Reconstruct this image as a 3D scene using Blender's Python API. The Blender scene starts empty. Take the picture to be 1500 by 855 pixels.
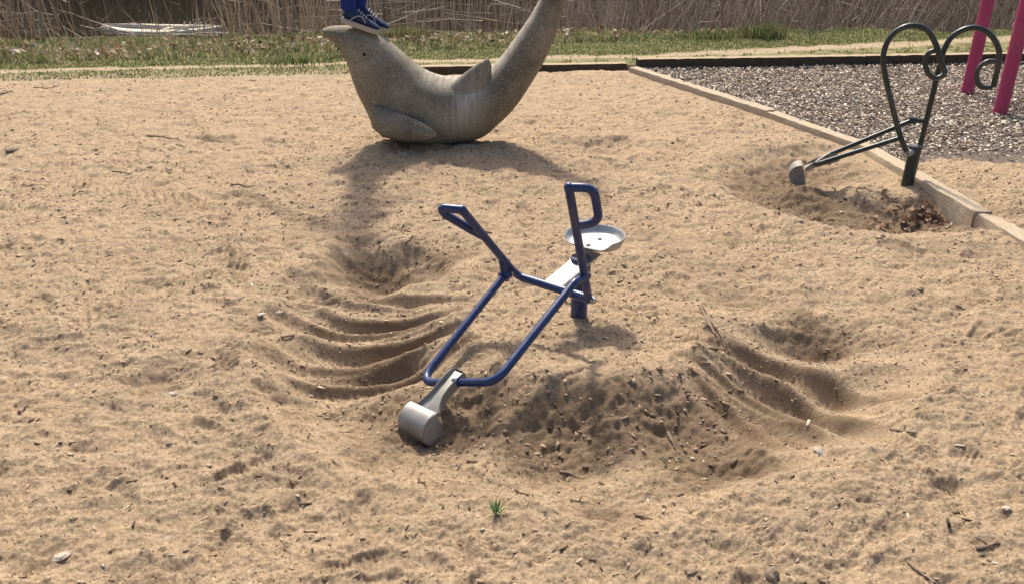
import bpy, bmesh, math, random
import numpy as np
from mathutils import Vector, Matrix
R = math.radians
rng = np.random.default_rng(7); random.seed(7)
scene = bpy.context.scene
COL = scene.collection

# ------------------------------------------------------------------ camera
CAM_H, PITCH, FPX = 1.6, R(25), 1224.0
cam = bpy.data.cameras.new('camera'); camo = bpy.data.objects.new('camera', cam); COL.objects.link(camo)
camo.location = (0, 0, CAM_H); camo.rotation_euler = (math.pi / 2 - PITCH, 0, 0)
cam.sensor_width = 36; cam.lens = FPX / 1500 * 36; cam.clip_start = .05; cam.clip_end = 1500
scene.camera = camo
# ------------------------------------------------------------------ sky, sun, exposure
SUN_EL, SUN_AZ = R(50), R(-7)
w = bpy.data.worlds.new('World'); scene.world = w; w.use_nodes = True
nt = w.node_tree; bg = nt.nodes['Background']
sk = nt.nodes.new('ShaderNodeTexSky'); sk.sky_type = 'NISHITA'; sk.sun_disc = False
sk.sun_elevation = SUN_EL; sk.sun_rotation = SUN_AZ; sk.dust_density = 4.0; sk.air_density = .7; sk.ozone_density = .6
nt.links.new(sk.outputs[0], bg.inputs[0]); bg.inputs[1].default_value = 0.15
sl = bpy.data.lights.new('sun', 'SUN'); sl.energy = 3.4; sl.angle = R(4); sl.color = (1, .92, .81)
so = bpy.data.objects.new('sun', sl); COL.objects.link(so)
sdir = Vector((math.sin(SUN_AZ) * math.cos(SUN_EL), math.cos(SUN_AZ) * math.cos(SUN_EL), math.sin(SUN_EL)))
so.rotation_euler = (-sdir).to_track_quat('-Z', 'Y').to_euler()
vs = scene.view_settings; vs.view_transform = 'Standard'; vs.look = 'None'; vs.exposure = 0.57; vs.gamma = 1
vs.use_curve_mapping = False
scene.render.engine = 'CYCLES'; scene.cycles.max_bounces = 6; scene.cycles.use_denoising = True

# ------------------------------------------------------------------ survey helpers: a sight line met with a level, or an upright plane
def ray(px, py):
    a = (px - 750) / FPX; b = (427.5 - py) / FPX; c, s = math.cos(PITCH), math.sin(PITCH)
    return np.array([a, c + b * s, -s + b * c])
O3 = np.array([0, 0, CAM_H])
def on_level(px, py, z=0.): r = ray(px, py); return O3 + r * (z - CAM_H) / r[2]
def at_depth(px, py, Y): r = ray(px, py); return O3 + r * Y / r[1]
def on_plane(px, py, p0, n): r = ray(px, py); return O3 + r * (np.dot(n, p0 - O3) / np.dot(n, r))

# ------------------------------------------------------------------ noise
_T = np.random.default_rng(3).permutation(4096).astype(np.int64)
_G = np.random.default_rng(4).uniform(0, 2 * np.pi, 4096); _GX, _GY = np.cos(_G), np.sin(_G)
def perlin(x, y, seed=0):
    xi = np.floor(x).astype(np.int64); yi = np.floor(y).astype(np.int64); xf = x - xi; yf = y - yi
    u = xf * xf * xf * (xf * (xf * 6 - 15) + 10); v = yf * yf * yf * (yf * (yf * 6 - 15) + 10)
    def g(ix, iy, dx, dy):
        h = _T[(_T[(ix + seed * 57) & 4095] + iy) & 4095]; return _GX[h] * dx + _GY[h] * dy
    a = g(xi, yi, xf, yf); b = g(xi + 1, yi, xf - 1, yf); c = g(xi, yi + 1, xf, yf - 1); d = g(xi + 1, yi + 1, xf - 1, yf - 1)
    return (a + u * (b - a)) + v * ((c + u * (d - c)) - (a + u * (b - a)))
def sstep(a, b, x): t = np.clip((x - a) / (b - a), 0, 1); return t * t * (3 - 2 * t)

# ------------------------------------------------------------------ object helpers
def tag(o, label, cat, group=None):
    o['label'] = label; o['category'] = cat
    if group: o['group'] = group
    return o
def kind(o, k, label=None, cat=None):
    o['kind'] = k
    if label: o['label'] = label
    if cat: o['category'] = cat
    return o
def thing(name, label, cat, loc, group=None):
    o = bpy.data.objects.new(name, None); COL.objects.link(o); o.location = loc; o.empty_display_size = .05
    return tag(o, label, cat, group)
def link(name, me, mat, parent=None, smooth=True):
    o = bpy.data.objects.new(name, me); COL.objects.link(o)
    if mat: me.materials.append(mat)
    if smooth: me.polygons.foreach_set('use_smooth', np.ones(len(me.polygons), bool))
    if parent is not None:
        o.parent = parent
        root = parent
        while root.parent: root = root.parent
        if root.type == 'EMPTY': me.transform(Matrix.Translation(-Vector(root.location)))
    return o
def npmesh(name, V, Fa, col=None, attrs=None):
    me = bpy.data.meshes.new(name); V = np.asarray(V, np.float32); Fa = np.asarray(Fa, np.int32); k = Fa.shape[1]
    me.vertices.add(len(V)); me.vertices.foreach_set('co', V.ravel())
    me.loops.add(Fa.size); me.loops.foreach_set('vertex_index', Fa.ravel())
    me.polygons.add(len(Fa)); me.polygons.foreach_set('loop_start', np.arange(0, Fa.size, k, dtype=np.int32))
    me.update(calc_edges=True)
    if col is not None:
        a = me.color_attributes.new('tint', 'FLOAT_COLOR', 'POINT')
        c4 = np.ones((len(V), 4), np.float32); c4[:, :3] = col; a.data.foreach_set('color', c4.ravel())
    for n, arr in (attrs or {}).items():
        a = me.attributes.new(n, 'FLOAT', 'POINT'); a.data.foreach_set('value', np.asarray(arr, np.float32).ravel())
    me.validate(); return me
def bm_done(bm, name):
    bmesh.ops.recalc_face_normals(bm, faces=bm.faces[:]); me = bpy.data.meshes.new(name); bm.to_mesh(me); bm.free(); return me
def autosmooth(o, ang=35):
    bm = bmesh.new(); bm.from_mesh(o.data)
    for e in bm.edges:
        if len(e.link_faces) == 2 and e.calc_face_angle(0) > R(ang): e.smooth = False
    bm.to_mesh(o.data); bm.free(); return o

def fillet(pts, rad):
    P = [Vector(p) for p in pts]; out = [P[0]]
    for i in range(1, len(P) - 1):
        r = rad[i] if isinstance(rad, (list, tuple)) else rad
        a = (P[i - 1] - P[i]); b = (P[i + 1] - P[i]); la, lb = a.length, b.length; a.normalize(); b.normalize()
        ang = a.angle(b); t = min(r / max(math.tan(ang / 2), 1e-4), la * .48, lb * .48)
        p0, p1 = P[i] + a * t, P[i] + b * t
        for k in range(9):
            s = k / 8; out.append(p0.lerp(P[i], s).lerp(P[i].lerp(p1, s), s))
    out.append(P[-1]); return out
def tube(name, pts, r, mat, parent, seg=14, cap=True, closed=False, rfun=None):
    P = [Vector(p) for p in pts]; n = len(P); bm = bmesh.new(); rings = []
    T = []
    for i in range(n):
        a = P[(i - 1) % n] if closed or i > 0 else P[0]; b = P[(i + 1) % n] if closed or i < n - 1 else P[-1]
        T.append((b - a).normalized())
    up = Vector((0, 0, 1)) if abs(T[0].z) < .9 else Vector((1, 0, 0))
    N = (up - T[0] * up.dot(T[0])).normalized()
    for i in range(n):
        N = (N - T[i] * N.dot(T[i])).normalized(); B = T[i].cross(N); rr = rfun(i / (n - 1)) * r if rfun else r
        rings.append([bm.verts.new(P[i] + (N * math.cos(2 * math.pi * k / seg) + B * math.sin(2 * math.pi * k / seg)) * rr) for k in range(seg)])
    m = n if closed else n - 1
    for i in range(m):
        A, Bq = rings[i], rings[(i + 1) % n]
        for k in range(seg): bm.faces.new((A[k], A[(k + 1) % seg], Bq[(k + 1) % seg], Bq[k]))
    if cap and not closed:
        bm.faces.new(rings[0][::-1]); bm.faces.new(rings[-1])
    return autosmooth(link(name, bm_done(bm, name), mat, parent), 50)
def box_frame(name, c, ex, ey, ez, mat, parent, bevel=.004):
    """box with half-axis vectors ex, ey, ez"""
    c, ex, ey, ez = map(Vector, (c, ex, ey, ez)); bm = bmesh.new(); v = {}
    for i in (-1, 1):
        for j in (-1, 1):
            for k in (-1, 1): v[i, j, k] = bm.verts.new(c + ex * i + ey * j + ez * k)
    for q in (((-1,-1,-1),(-1,1,-1),(1,1,-1),(1,-1,-1)), ((-1,-1,1),(1,-1,1),(1,1,1),(-1,1,1)), ((-1,-1,-1),(1,-1,-1),(1,-1,1),(-1,-1,1)),
              ((-1,1,-1),(-1,1,1),(1,1,1),(1,1,-1)), ((-1,-1,-1),(-1,-1,1),(-1,1,1),(-1,1,-1)), ((1,-1,-1),(1,1,-1),(1,1,1),(1,-1,1))):
        bm.faces.new([v[t] for t in q])
    if bevel: bmesh.ops.bevel(bm, geom=bm.edges[:], offset=bevel, segments=2, affect='EDGES')
    return autosmooth(link(name, bm_done(bm, name), mat, parent), 40)
def bolt(name, c, axis, r, mat, parent):
    c = Vector(c); a = Vector(axis).normalized()
    u = a.orthogonal().normalized(); v = a.cross(u); bm = bmesh.new(); rings = []
    for h, rr in ((-.6, 1), (.05, 1.35), (.18, 1.35), (.2, .95), (.65, .9), (.85, .5)):
        rings.append([bm.verts.new(c + a * h * r + (u * math.cos(k * math.pi / 6) + v * math.sin(k * math.pi / 6)) * r * rr) for k in range(12)])
    for A, B in zip(rings, rings[1:]):
        for k in range(12): bm.faces.new((A[k], A[(k + 1) % 12], B[(k + 1) % 12], B[k]))
    bm.faces.new(rings[-1]); bm.faces.new(rings[0][::-1])
    return autosmooth(link(name, bm_done(bm, name), mat, parent), 30)

# ------------------------------------------------------------------ materials
class NT:
    def __init__(s, name):
        s.m = bpy.data.materials.new(name); s.m.use_nodes = True; s.t = s.m.node_tree; s.b = s.t.nodes['Principled BSDF']
        s.b.inputs['Specular IOR Level'].default_value = .3; s.tc = s.t.nodes.new('ShaderNodeTexCoord').outputs['Object']
    def n(s, typ, **kw):
        nd = s.t.nodes.new('ShaderNode' + typ)
        for k, v in kw.items(): setattr(nd, k, v)
        return nd
    def l(s, a, b): s.t.links.new(a, b)
    def noise(s, scale, detail=4, rough=.55, vec=None):
        nd = s.n('TexNoise'); nd.inputs['Scale'].default_value = scale; nd.inputs['Detail'].default_value = detail
        nd.inputs['Roughness'].default_value = rough; s.l(vec or s.tc, nd.inputs['Vector']); return nd.outputs['Fac']
    def voro(s, scale, vec=None, out='Distance'):
        nd = s.n('TexVoronoi'); nd.inputs['Scale'].default_value = scale; s.l(vec or s.tc, nd.inputs['Vector']); return nd.outputs[out]
    def ramp(s, fac, stops):
        nd = s.n('ValToRGB'); e = nd.color_ramp.elements
        while len(e) < len(stops): e.new(.5)
        for i, (p, c) in enumerate(stops):
            e[i].position = p; e[i].color = (*c, 1) if len(c) == 3 else c
        s.l(fac, nd.inputs[0]); return nd.outputs[0]
    def mix(s, fac, a, b, mode='MIX'):
        nd = s.n('Mix', data_type='RGBA', blend_type=mode)
        for sock, v in ((nd.inputs[0], fac), (nd.inputs[6], a), (nd.inputs[7], b)):
            if isinstance(v, (int, float)): sock.default_value = v
            elif isinstance(v, (tuple, list)): sock.default_value = (*v, 1) if len(v) == 3 else v
            else: s.l(v, sock)
        return nd.outputs[2]
    def math(s, op, a, b=None, clamp=False):
        nd = s.n('Math', operation=op, use_clamp=clamp)
        for sock, v in zip(nd.inputs, (a, b)):
            if v is None: continue
            if isinstance(v, (int, float)): sock.default_value = v
            else: s.l(v, sock)
        return nd.outputs[0]
    def attr(s, name, out='Fac'):
        nd = s.n('Attribute'); nd.attribute_name = name; return nd.outputs[out]
    def bump(s, h, strength=.5, dist=.01, prev=None):
        nd = s.n('Bump'); nd.inputs['Strength'].default_value = strength; nd.inputs['Distance'].default_value = dist
        s.l(h, nd.inputs['Height'])
        if prev: s.l(prev, nd.inputs['Normal'])
        return nd.outputs['Normal']
    def done(s, color=None, rough=None, metal=None, normal=None, spec=None, coat=None):
        b = s.b
        for k, v in (('Base Color', color), ('Roughness', rough), ('Metallic', metal), ('Normal', normal), ('Specular IOR Level', spec), ('Coat Weight', coat)):
            if v is None: continue
            if isinstance(v, (int, float)): b.inputs[k].default_value = v
            elif isinstance(v, (tuple, list)): b.inputs[k].default_value = (*v, 1)
            else: s.l(v, b.inputs[k])
        return s.m

def mat_sand():
    t = NT('sand'); damp_shade = t.attr('damp_shade'); big = t.noise(1.1, 3); mid = t.noise(7, 5, .6); fine = t.noise(60, 5, .7); grain = t.noise(420, 3, .7); speck = t.noise(150, 4, .75)
    c = t.ramp(mid, [(.25, (.4, .284, .17)), (.5, (.497, .361, .222)), (.75, (.59, .438, .282))])
    c = t.mix(t.ramp(big, [(.35, (0, 0, 0)), (.7, (.7, .7, .7))]), c, (.52, .386, .25)); c = t.mix(t.ramp(t.noise(3.2, 5, .7), [(.46, (0, 0, 0)), (.68, (.62, .62, .62))]), c, (.34, .262, .168))
    c = t.mix(t.ramp(fine, [(.34, (.9, .9, .9)), (.5, (0, 0, 0))]), c, (.3, .208, .125))
    c = t.mix(t.ramp(speck, [(.3, (.9, .9, .9)), (.45, (0, 0, 0))]), c, (.23, .16, .1))
    c = t.mix(t.ramp(speck, [(.55, (0, 0, 0)), (.72, (.6, .6, .6))]), c, (.64, .51, .36))
    c = t.mix(t.ramp(grain, [(.36, (.8, .8, .8)), (.48, (0, 0, 0))]), c, (.2, .137, .08))
    bits = t.math('MULTIPLY', t.ramp(t.voro(120), [(.1, (.8, .8, .8)), (.22, (0, 0, 0))]), t.ramp(t.noise(14, 3), [(.48, (0, 0, 0)), (.62, (1, 1, 1))]))
    c = t.mix(bits, c, (.1, .068, .042))
    clump = t.noise(85, 2, .5); c = t.mix(t.ramp(clump, [(.3, (.85, .85, .85)), (.43, (0, 0, 0))]), c, (.26, .178, .105)); c = t.mix(t.ramp(clump, [(.57, (0, 0, 0)), (.7, (.5, .5, .5))]), c, (.66, .52, .36))
    peb = t.math('MULTIPLY', t.ramp(t.voro(170), [(.08, (1, 1, 1)), (.14, (0, 0, 0))]), t.ramp(t.noise(20, 2), [(.5, (0, 0, 0)), (.6, (1, 1, 1))]))
    c = t.mix(peb, c, (.62, .52, .4))
    dn = t.ramp(t.math('ADD', damp_shade, t.math('MULTIPLY', t.math('SUBTRACT', fine, .5), .9)), [(.25, (0, 0, 0)), (.75, (1, 1, 1))])
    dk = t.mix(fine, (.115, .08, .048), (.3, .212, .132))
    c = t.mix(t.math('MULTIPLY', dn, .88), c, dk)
    nb = t.bump(t.noise(38, 6, .75), .6, .016); nb = t.bump(t.noise(130, 4, .8), .8, .008, nb); nb = t.bump(grain, .6, .003, nb)
    return t.done(c, .95, normal=nb, spec=.12)
def mat_tint(name, rough=.8, bump=0, spec=.2, trans=0):
    t = NT(name); c = t.attr('tint', 'Color'); c = t.mix(.35, c, t.mix(t.noise(40, 3), (.35, .35, .35), (1.5, 1.5, 1.5)), 'MULTIPLY')
    t.done(c, rough, spec=spec)
    if trans:
        tr = t.n('BsdfTranslucent'); t.l(c, tr.inputs[0]); mx = t.n('MixShader'); mx.inputs[0].default_value = trans
        out = t.t.nodes['Material Output']; t.l(t.b.outputs[0], mx.inputs[1]); t.l(tr.outputs[0], mx.inputs[2]); t.l(mx.outputs[0], out.inputs[0])
    return t.m
def mat_paint(name, col, dark, rough=.32):
    t = NT(name); n = t.noise(9, 4); s = t.noise(70, 3, .7)
    c = t.mix(n, dark, col); c = t.mix(t.ramp(s, [(.62, (0, 0, 0)), (.7, (.5, .5, .5))]), c, (.24, .2, .16)); c = t.mix(t.ramp(t.noise(3.5, 5, .7), [(.5, (0, 0, 0)), (.75, (.3, .3, .3))]), c, (.3, .23, .16))
    r = t.math('ADD', t.math('MULTIPLY', t.noise(25, 4), .3), rough - .12)
    return t.done(c, r, normal=t.bump(t.noise(220, 2), .06, .002), spec=.5)
def mat_metal(name, col, rough, metal):
    t = NT(name); n = t.noise(14, 5, .65); c = t.mix(t.ramp(n, [(.35, (1, 1, 1)), (.62, (0, 0, 0))]), col, tuple(x * .72 for x in col))
    sp = t.ramp(t.noise(130, 3, .7), [(.6, (0, 0, 0)), (.7, (.5, .5, .5))]); c = t.mix(sp, c, (.3, .25, .19))
    r = t.math('ADD', t.math('MULTIPLY', n, .3), rough - .15)
    return t.done(c, r, metal, t.bump(t.noise(180, 3), .12, .002), .4)
def mat_concrete():
    t = NT('aggregate_concrete'); big = t.noise(4.5, 5); c = t.ramp(big, [(.3, (.13, .11, .075)), (.5, (.215, .185, .13)), (.72, (.3, .26, .187))])
    cell = t.voro(120, out='Color'); cv = t.n('SeparateColor'); t.l(cell, cv.inputs[0])
    c = t.mix(t.ramp(cv.outputs[0], [(.93, (0, 0, 0)), (.97, (.55, .55, .55))]), c, (.42, .38, .3))
    c = t.mix(t.ramp(cv.outputs[1], [(.8, (0, 0, 0)), (.9, (.5, .5, .5))]), c, (.08, .065, .048))
    wear = t.attr('wear'); st = t.noise(30, 4, .6); mp = t.n('Mapping'); mp.inputs['Scale'].default_value = (38, 8, 2.5); t.l(t.tc, mp.inputs[0]); st = t.noise(1, 4, .6, mp.outputs[0]); wf = t.math('MULTIPLY', wear, t.ramp(st, [(.35, (.15, .15, .15)), (.6, (1, 1, 1))]))
    c = t.mix(t.math('MULTIPLY', wf, .85), c, (.52, .47, .39))
    nb = t.bump(t.voro(120), .5, .006); nb = t.bump(t.noise(40, 5), .35, .006, nb)
    return t.done(c, .88, normal=nb, spec=.25)
def mat_wood(name, a, b, along=(1, 1, 1)):
    t = NT(name); mp = t.n('Mapping'); mp.inputs['Scale'].default_value = along; t.l(t.tc, mp.inputs[0]); v = mp.outputs[0]
    g = t.noise(16, 6, .65, v); c = t.ramp(g, [(.3, a), (.7, b)]); c = t.mix(t.ramp(t.noise(60, 3, .6, v), [(.35, (1, 1, 1)), (.45, (0, 0, 0))]), c, tuple(x * .45 for x in a))
    c = t.mix(t.ramp(t.noise(5, 3), [(.45, (0, 0, 0)), (.7, (.6, .6, .6))]), c, (.45, .33, .21))
    return t.done(c, .9, normal=t.bump(g, .5, .006), spec=.15)
def mat_plain(name, a, b, scale=20, rough=.8, spec=.3, bs=.2):
    t = NT(name); n = t.noise(scale, 4, .6); return t.done(t.mix(n, a, b), rough, normal=t.bump(t.noise(scale * 4, 3), bs, .003), spec=spec)
def mat_bank():
    t = NT('bank_soil'); p = t.attr('path'); n = t.noise(9, 6, .7); f = t.noise(50, 4, .7)
    soil = t.ramp(n, [(.3, (.12, .11, .05)), (.5, (.2, .19, .085)), (.7, (.32, .27, .14))])
    pth = t.mix(f, (.3, .23, .15), (.48, .37, .25)); c = t.mix(p, soil, pth)
    return t.done(c, .95, normal=t.bump(f, .6, .02), spec=.1)
def mat_water():
    t = NT('pond_water'); n = t.noise(5, 3); return t.done((.035, .029, .02), .07, normal=t.bump(n, .06, .02), spec=.5)

M_SAND = mat_sand(); M_BITS = mat_tint('debris'); M_STEM = mat_tint('dry_stem'); M_GRASS = mat_tint('grass_blade', .6, trans=.35); M_LEAF = mat_tint('dry_leaf', .7, trans=.2)
M_BLUE = mat_paint('blue_powder_coat', (.012, .036, .13), (.009, .025, .092)); M_GREEN = mat_paint('dark_green_powder_coat', (.018, .03, .027), (.01, .018, .016))
M_ALU = mat_metal('cast_aluminium', (.34, .325, .285), .5, .3); M_SEAT = mat_metal('seat_aluminium', (.42, .415, .4), .5, .35); M_STEEL = mat_metal('bolt_steel', (.5, .49, .47), .35, .9)
M_CONC = mat_concrete(); M_TIMBER = mat_wood('weathered_timber', (.34, .27, .185), (.56, .465, .33), (7, 1, 7)); M_TWIG = mat_plain('twig_bark', (.13, .095, .065), (.32, .24, .165), 60)
M_PINK = mat_paint('pink_powder_coat', (.43, .04, .115), (.36, .032, .095), .5); M_BANK = mat_bank(); M_WATER = mat_water()
M_STONE = mat_plain('pale_stone', (.32, .265, .2), (.48, .42, .34), 50); M_DARK = mat_plain('dark_hole', (.008, .007, .006), (.02, .018, .015), 30)
M_HULL = mat_plain('chalky_hull', (.42, .36, .27), (.72, .65, .53), 12, .8); M_GROUND = mat_plain('far_ground', (.12, .09, .055), (.22, .17, .1), 2, .95, .1)

# ------------------------------------------------------------------ terrain
DIG = np.array([.292, 3.27])            # foot of the blue digger
DIG2 = on_level(1326, 277, -.05)[:2]    # foot of the dark green digger
TP = np.array([on_level(928, 96, .06)[:2], on_level(1130, 159, .06)[:2], on_level(1276, 210, .055)[:2], on_level(1443, 304, .05)[:2], [2.74, 2.6], [2.78, .9]]); TA, TB = TP[0], TP[3]
def vline(x, y): return y - .09 * x     # distance past the far edge of the play area
def diag_x(y): return np.interp(y, TP[::-1, 1], TP[::-1, 0])
NR, NC = 980, 940; Y0, Y1, T1 = .75, 10.6, 1.0
yr = Y0 * (Y1 / Y0) ** (np.arange(NR) / (NR - 1))
un = np.linspace(-1, 1, NC); tc = T1 * (un * .8 + .2 * un ** 3)
def build_sand():
    Y = np.repeat(yr[:, None], NC, 1); X = Y * tc[None, :]
    h = .025 * perlin(X * .8, Y * .8, 1) + .02 * perlin(X * 2.1, Y * 2.1, 2) + .012 * perlin(X * 4.7, Y * 4.7, 3)
    wx = X + .03 * perlin(X * 6, Y * 6, 20); wy = Y + .03 * perlin(X * 6, Y * 6, 21)
    h += .011 * perlin(wx * 9, wy * 11, 4) + .009 * perlin(wx * 19, wy * 23, 5) + .007 * perlin(wx * 41, wy * 47, 6) - .034 * np.maximum(0, perlin(wx * 7.5, wy * 9, 13) - .1) + .017 * np.abs(perlin(wx * 13, wy * 15, 14)) - .03 * np.maximum(0, perlin(wx * 4.5, wy * 5.5, 15) - .22) + .0038 * perlin(X * 90, Y * 95, 7) + .0022 * perlin(X * 170, Y * 180, 12)
    rough = sstep(-.15, .35, perlin(X * 1.7, Y * 1.7, 8)); h += rough * (.004 * np.abs(perlin(X * 55, Y * 60, 9)) + .003 * perlin(X * 120, Y * 120, 10))
    damp_shade = np.clip(.1 * perlin(X * 2.5, Y * 2.5, 11), 0, 1)
    calm = np.ones_like(h)
    # the ditch dug round the blue digger
    dx, dy = X - DIG[0], Y - DIG[1]; r = np.hypot(dx, dy); th = np.degrees(np.arctan2(dy, dx)) % 360
    wob = perlin(X * 3.3, Y * 3.3, 30)
    def dang(c): return (th - c + 180) % 360 - 180
    D = np.zeros_like(h); rc = np.full_like(h, 1.02); hwid = np.full_like(h, .42); ridge = np.zeros_like(h)
    for c, half, d, rcc, hw_ in ((168, 11, .11, .93, .34), (182, 11, .13, .92, .38), (196, 11, .145, .97, .4), (208, 10, .15, 1.0, .38), (219, 14, .12, 1.04, .36), (238, 14, .11, 1.08, .34), (262, 16, .1, 1.04, .32), (288, 14, .105, 1.04, .34),
                                  (308, 11, .145, 1.02, .36), (320, 10, .165, 1.03, .38), (332, 10, .15, 1.03, .38), (345, 9, .075, 1.0, .36), (2, 14, .035, 1., .3), (150, 10, .06, 1.05, .35)):
        k = np.exp(-(dang(c) / half) ** 2 * 1.3) * d; D = np.maximum(D, k)
    grooves = [(159, .02), (166.5, -.03), (173, .03), (180.5, -.02), (187, .03), (195, -.02), (203, .035), (211, -.01), (302, .02), (311.5, -.02), (320, .04), (330, 0), (341, .035)]
    thw = th + 2 * wob + 12 * (r - 1) + 18 * (r - 1) ** 2; side = np.zeros_like(h)
    for grp in (grooves[:8], grooves[8:]):
        gc = np.array([g_[0] for g_ in grp], float); go = np.array([g_[1] for g_ in grp]); gi = np.interp(thw, gc, np.arange(len(gc))); inside = sstep(gc[0] - 5, gc[0] - 1, thw) * (1 - sstep(gc[-1] + 1, gc[-1] + 5, thw))
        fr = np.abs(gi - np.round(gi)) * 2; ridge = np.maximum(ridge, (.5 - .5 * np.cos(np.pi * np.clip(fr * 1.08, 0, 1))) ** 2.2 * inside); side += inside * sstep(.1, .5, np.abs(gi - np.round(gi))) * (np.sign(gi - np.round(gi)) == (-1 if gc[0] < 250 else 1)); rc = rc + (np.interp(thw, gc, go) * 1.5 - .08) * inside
    inset = ((th > 156) & (th < 215)) | ((th > 299) & (th < 348))
    fz = np.exp(-(dang(272) / 30) ** 2); hwid = hwid - .12 * fz; rc = rc - .06 * fz
    prof = np.clip(1 - ((r + .05 * wob - rc) / hwid) ** 2, 0, 1)
    h *= 1 - .75 * inset * np.clip(prof * 1.5, 0, 1)
    h += -D * prof + np.where(inset, .044 * ridge * prof * (D / .13), 0)
    h += .03 * np.exp(-((r - 1.42 - .08 * wob) / .1) ** 2) * (D / .14) + .025 * np.exp(-((r - .58 - .08 * wob) / .12) ** 2) * (D / .14)
    h += -.045 * np.exp(-(r / .5) ** 4) - .012
    h += .05 * np.exp(-(dang(275) / 36) ** 2) * np.exp(-((r - .66 - .06 * wob) / .13) ** 2)
    front = np.exp(-(dang(272) / 34) ** 2) * np.exp(-((r - .86) / .2) ** 2)
    h += front * (.022 * np.abs(perlin(X * 13, Y * 13, 31)) + .012 * perlin(X * 30, Y * 30, 32) - .008)
    fl = prof * D / .13
    h += fl * (.012 * perlin(X * 24, Y * 24, 33) * (1 - .8 * inset) + .006 * perlin(X * 60, Y * 60, 34) * (1 - .75 * inset * ridge))
    damp_shade += np.where(inset, np.clip(fl * (.12 + .8 * side), 0, 1) * .8, fl * .35) + front * 1.0 + .4 * (1 - sstep(1.1, 1.65, r)) * sstep(-.15, .35, perlin(X * 3, Y * 3, 35)) * sstep(.3, .6, r)  # side: shade of the groove walls painted in; the rest is damp dug sand
    # single holes
    def hole(px, py, z, rx, ry, d, dm, rim=.25):
        nonlocal h, damp_shade
        c = on_level(px, py, z); q = ((X - c[0]) / rx) ** 2 + ((Y - c[1]) / ry) ** 2; q = q * (1 + .5 * perlin(X * 7, Y * 7, 40))
        h += -d * np.exp(-q) + d * rim * np.exp(-(np.sqrt(np.maximum(q, 0)) - 1.6) ** 2 * 4); damp_shade += dm * np.exp(-q * 1.2)
    hole(562, 398, -.06, .22, .2, .12, .75); hole(650, 372, -.02, .15, .16, .05, .5); hole(1190, 490, -.03, .2, .13, .07, .55); hole(1070, 425, -.02, .2, .2, .05, .45)
    hole(1235, 560, -.03, .13, .1, .05, .4); hole(240, 552, 0, .11, .09, .04, .35); hole(380, 470, 0, .12, .1, .03, .2); hole(880, 215, 0, .3, .2, .05, .45); hole(860, 245, 0, .3, .25, .03, .2)
    hole(900, 735, 0, .13, .1, .04, .45); hole(1000, 715, -.03, .12, .08, .03, .5); hole(210, 840, 0, .1, .06, .03, .3); hole(1100, 670, 0, .2, .06, .03, .3); hole(310, 203, 0, .14, .07, .04, .6)
    # pit of the green digger
    c = DIG2; q = np.hypot((X - c[0] + .25) / 1.05, (Y - c[1] + .02)); pit = np.clip(1 - ((q - .5) / .4) ** 2, 0, 1) * (.35 + .65 * sstep(.05, .4, diag_x(Y) - X))
    pa = np.degrees(np.arctan2(Y - c[1], X - c[0])) % 360; pm = .35 + .65 * np.exp(-((((pa - 225) + 180) % 360 - 180) / 95) ** 2)
    h += -.14 * pit * pm + .022 * np.exp(-((q - 1.02) / .1) ** 2) * pm - .03 * np.exp(-(q / .4) ** 2); damp_shade += pit * pm * 1.1
    c3 = on_level(1168, 264, 0); h += .095 * np.exp(-((X - c3[0]) / .16) ** 2 - ((Y - c3[1]) / .13) ** 2)
    h += pit * pm * (.02 * perlin(X * 15, Y * 15, 41) + .01 * perlin(X * 34, Y * 34, 42))
    e = on_level(1395, 325, -.1); q = np.hypot((X - e[0]) / .24, (Y - e[1]) / .2); h += -.05 * np.exp(-q ** 2); damp_shade += .5 * np.exp(-q ** 2)
    wt = .75 * np.exp(-((diag_x(Y) - X) / .17) ** 4) * sstep(4.62, 4.95, Y); h = h * (1 - wt) - .006 * wt
    # sand banked up against the dolphin
    q = ((X + .62) / .62) ** 2 + ((Y - 5.76) / .34) ** 2; h += .05 * np.exp(-q ** 2) ; damp_shade += .25 * np.exp(-q ** 2)
    hole(565, 545, -.1, .2, .07, .035, .7, .1)
    hole(607, 640, -.1, .12, .1, .012, .2, .1)
    # footprints
    rr = np.random.default_rng(11); seen = []
    def patch(cx, cy, rad):
        i0, i1 = np.searchsorted(yr, [cy - rad, cy + rad]); tt = (cx - rad) / max(cy, .3), (cx + rad) / max(cy, .3)
        m = rad / max(cy, .3) * .35 + .02; j0, j1 = np.searchsorted(tc, [tt[0] - m, tt[1] + m]); return slice(i0, i1), slice(j0, j1)
    for _ in range(900):
        cy = .9 + 8.0 * rr.random() ** 1.25; cx = cy * rr.uniform(-.9, .9)
        if np.hypot(cx - DIG[0], cy - DIG[1]) < 1.25 or cx > diag_x(np.array(cy)) - .1: continue
        if any(abs(cx - q_[0]) + abs(cy - q_[1]) < .17 for q_ in seen): continue
        seen.append((cx, cy)); L, W = rr.uniform(.05, .11), rr.uniform(.025, .045); a = rr.uniform(0, np.pi); d = rr.uniform(.004, .014); s = patch(cx, cy, .32)
        if h[s].size == 0: continue
        px, py = X[s] - cx, Y[s] - cy; u = (px * np.cos(a) + py * np.sin(a)) / L; v = (-px * np.sin(a) + py * np.cos(a)) / (W * (1 + .25 * np.tanh(2 * u)))
        q = u ** 4 + v ** 4; f = np.exp(-q); h[s] += -d * f + d * .55 * np.exp(-(q ** .25 - 1.35) ** 2 * 9)
        if rr.random() < .3:
            tr = .0022 * np.sin(px * np.cos(a) * 380 + py * np.sin(a) * 380) * f; h[s] += tr
        damp_shade[s] += .15 * f * rr.random()
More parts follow.
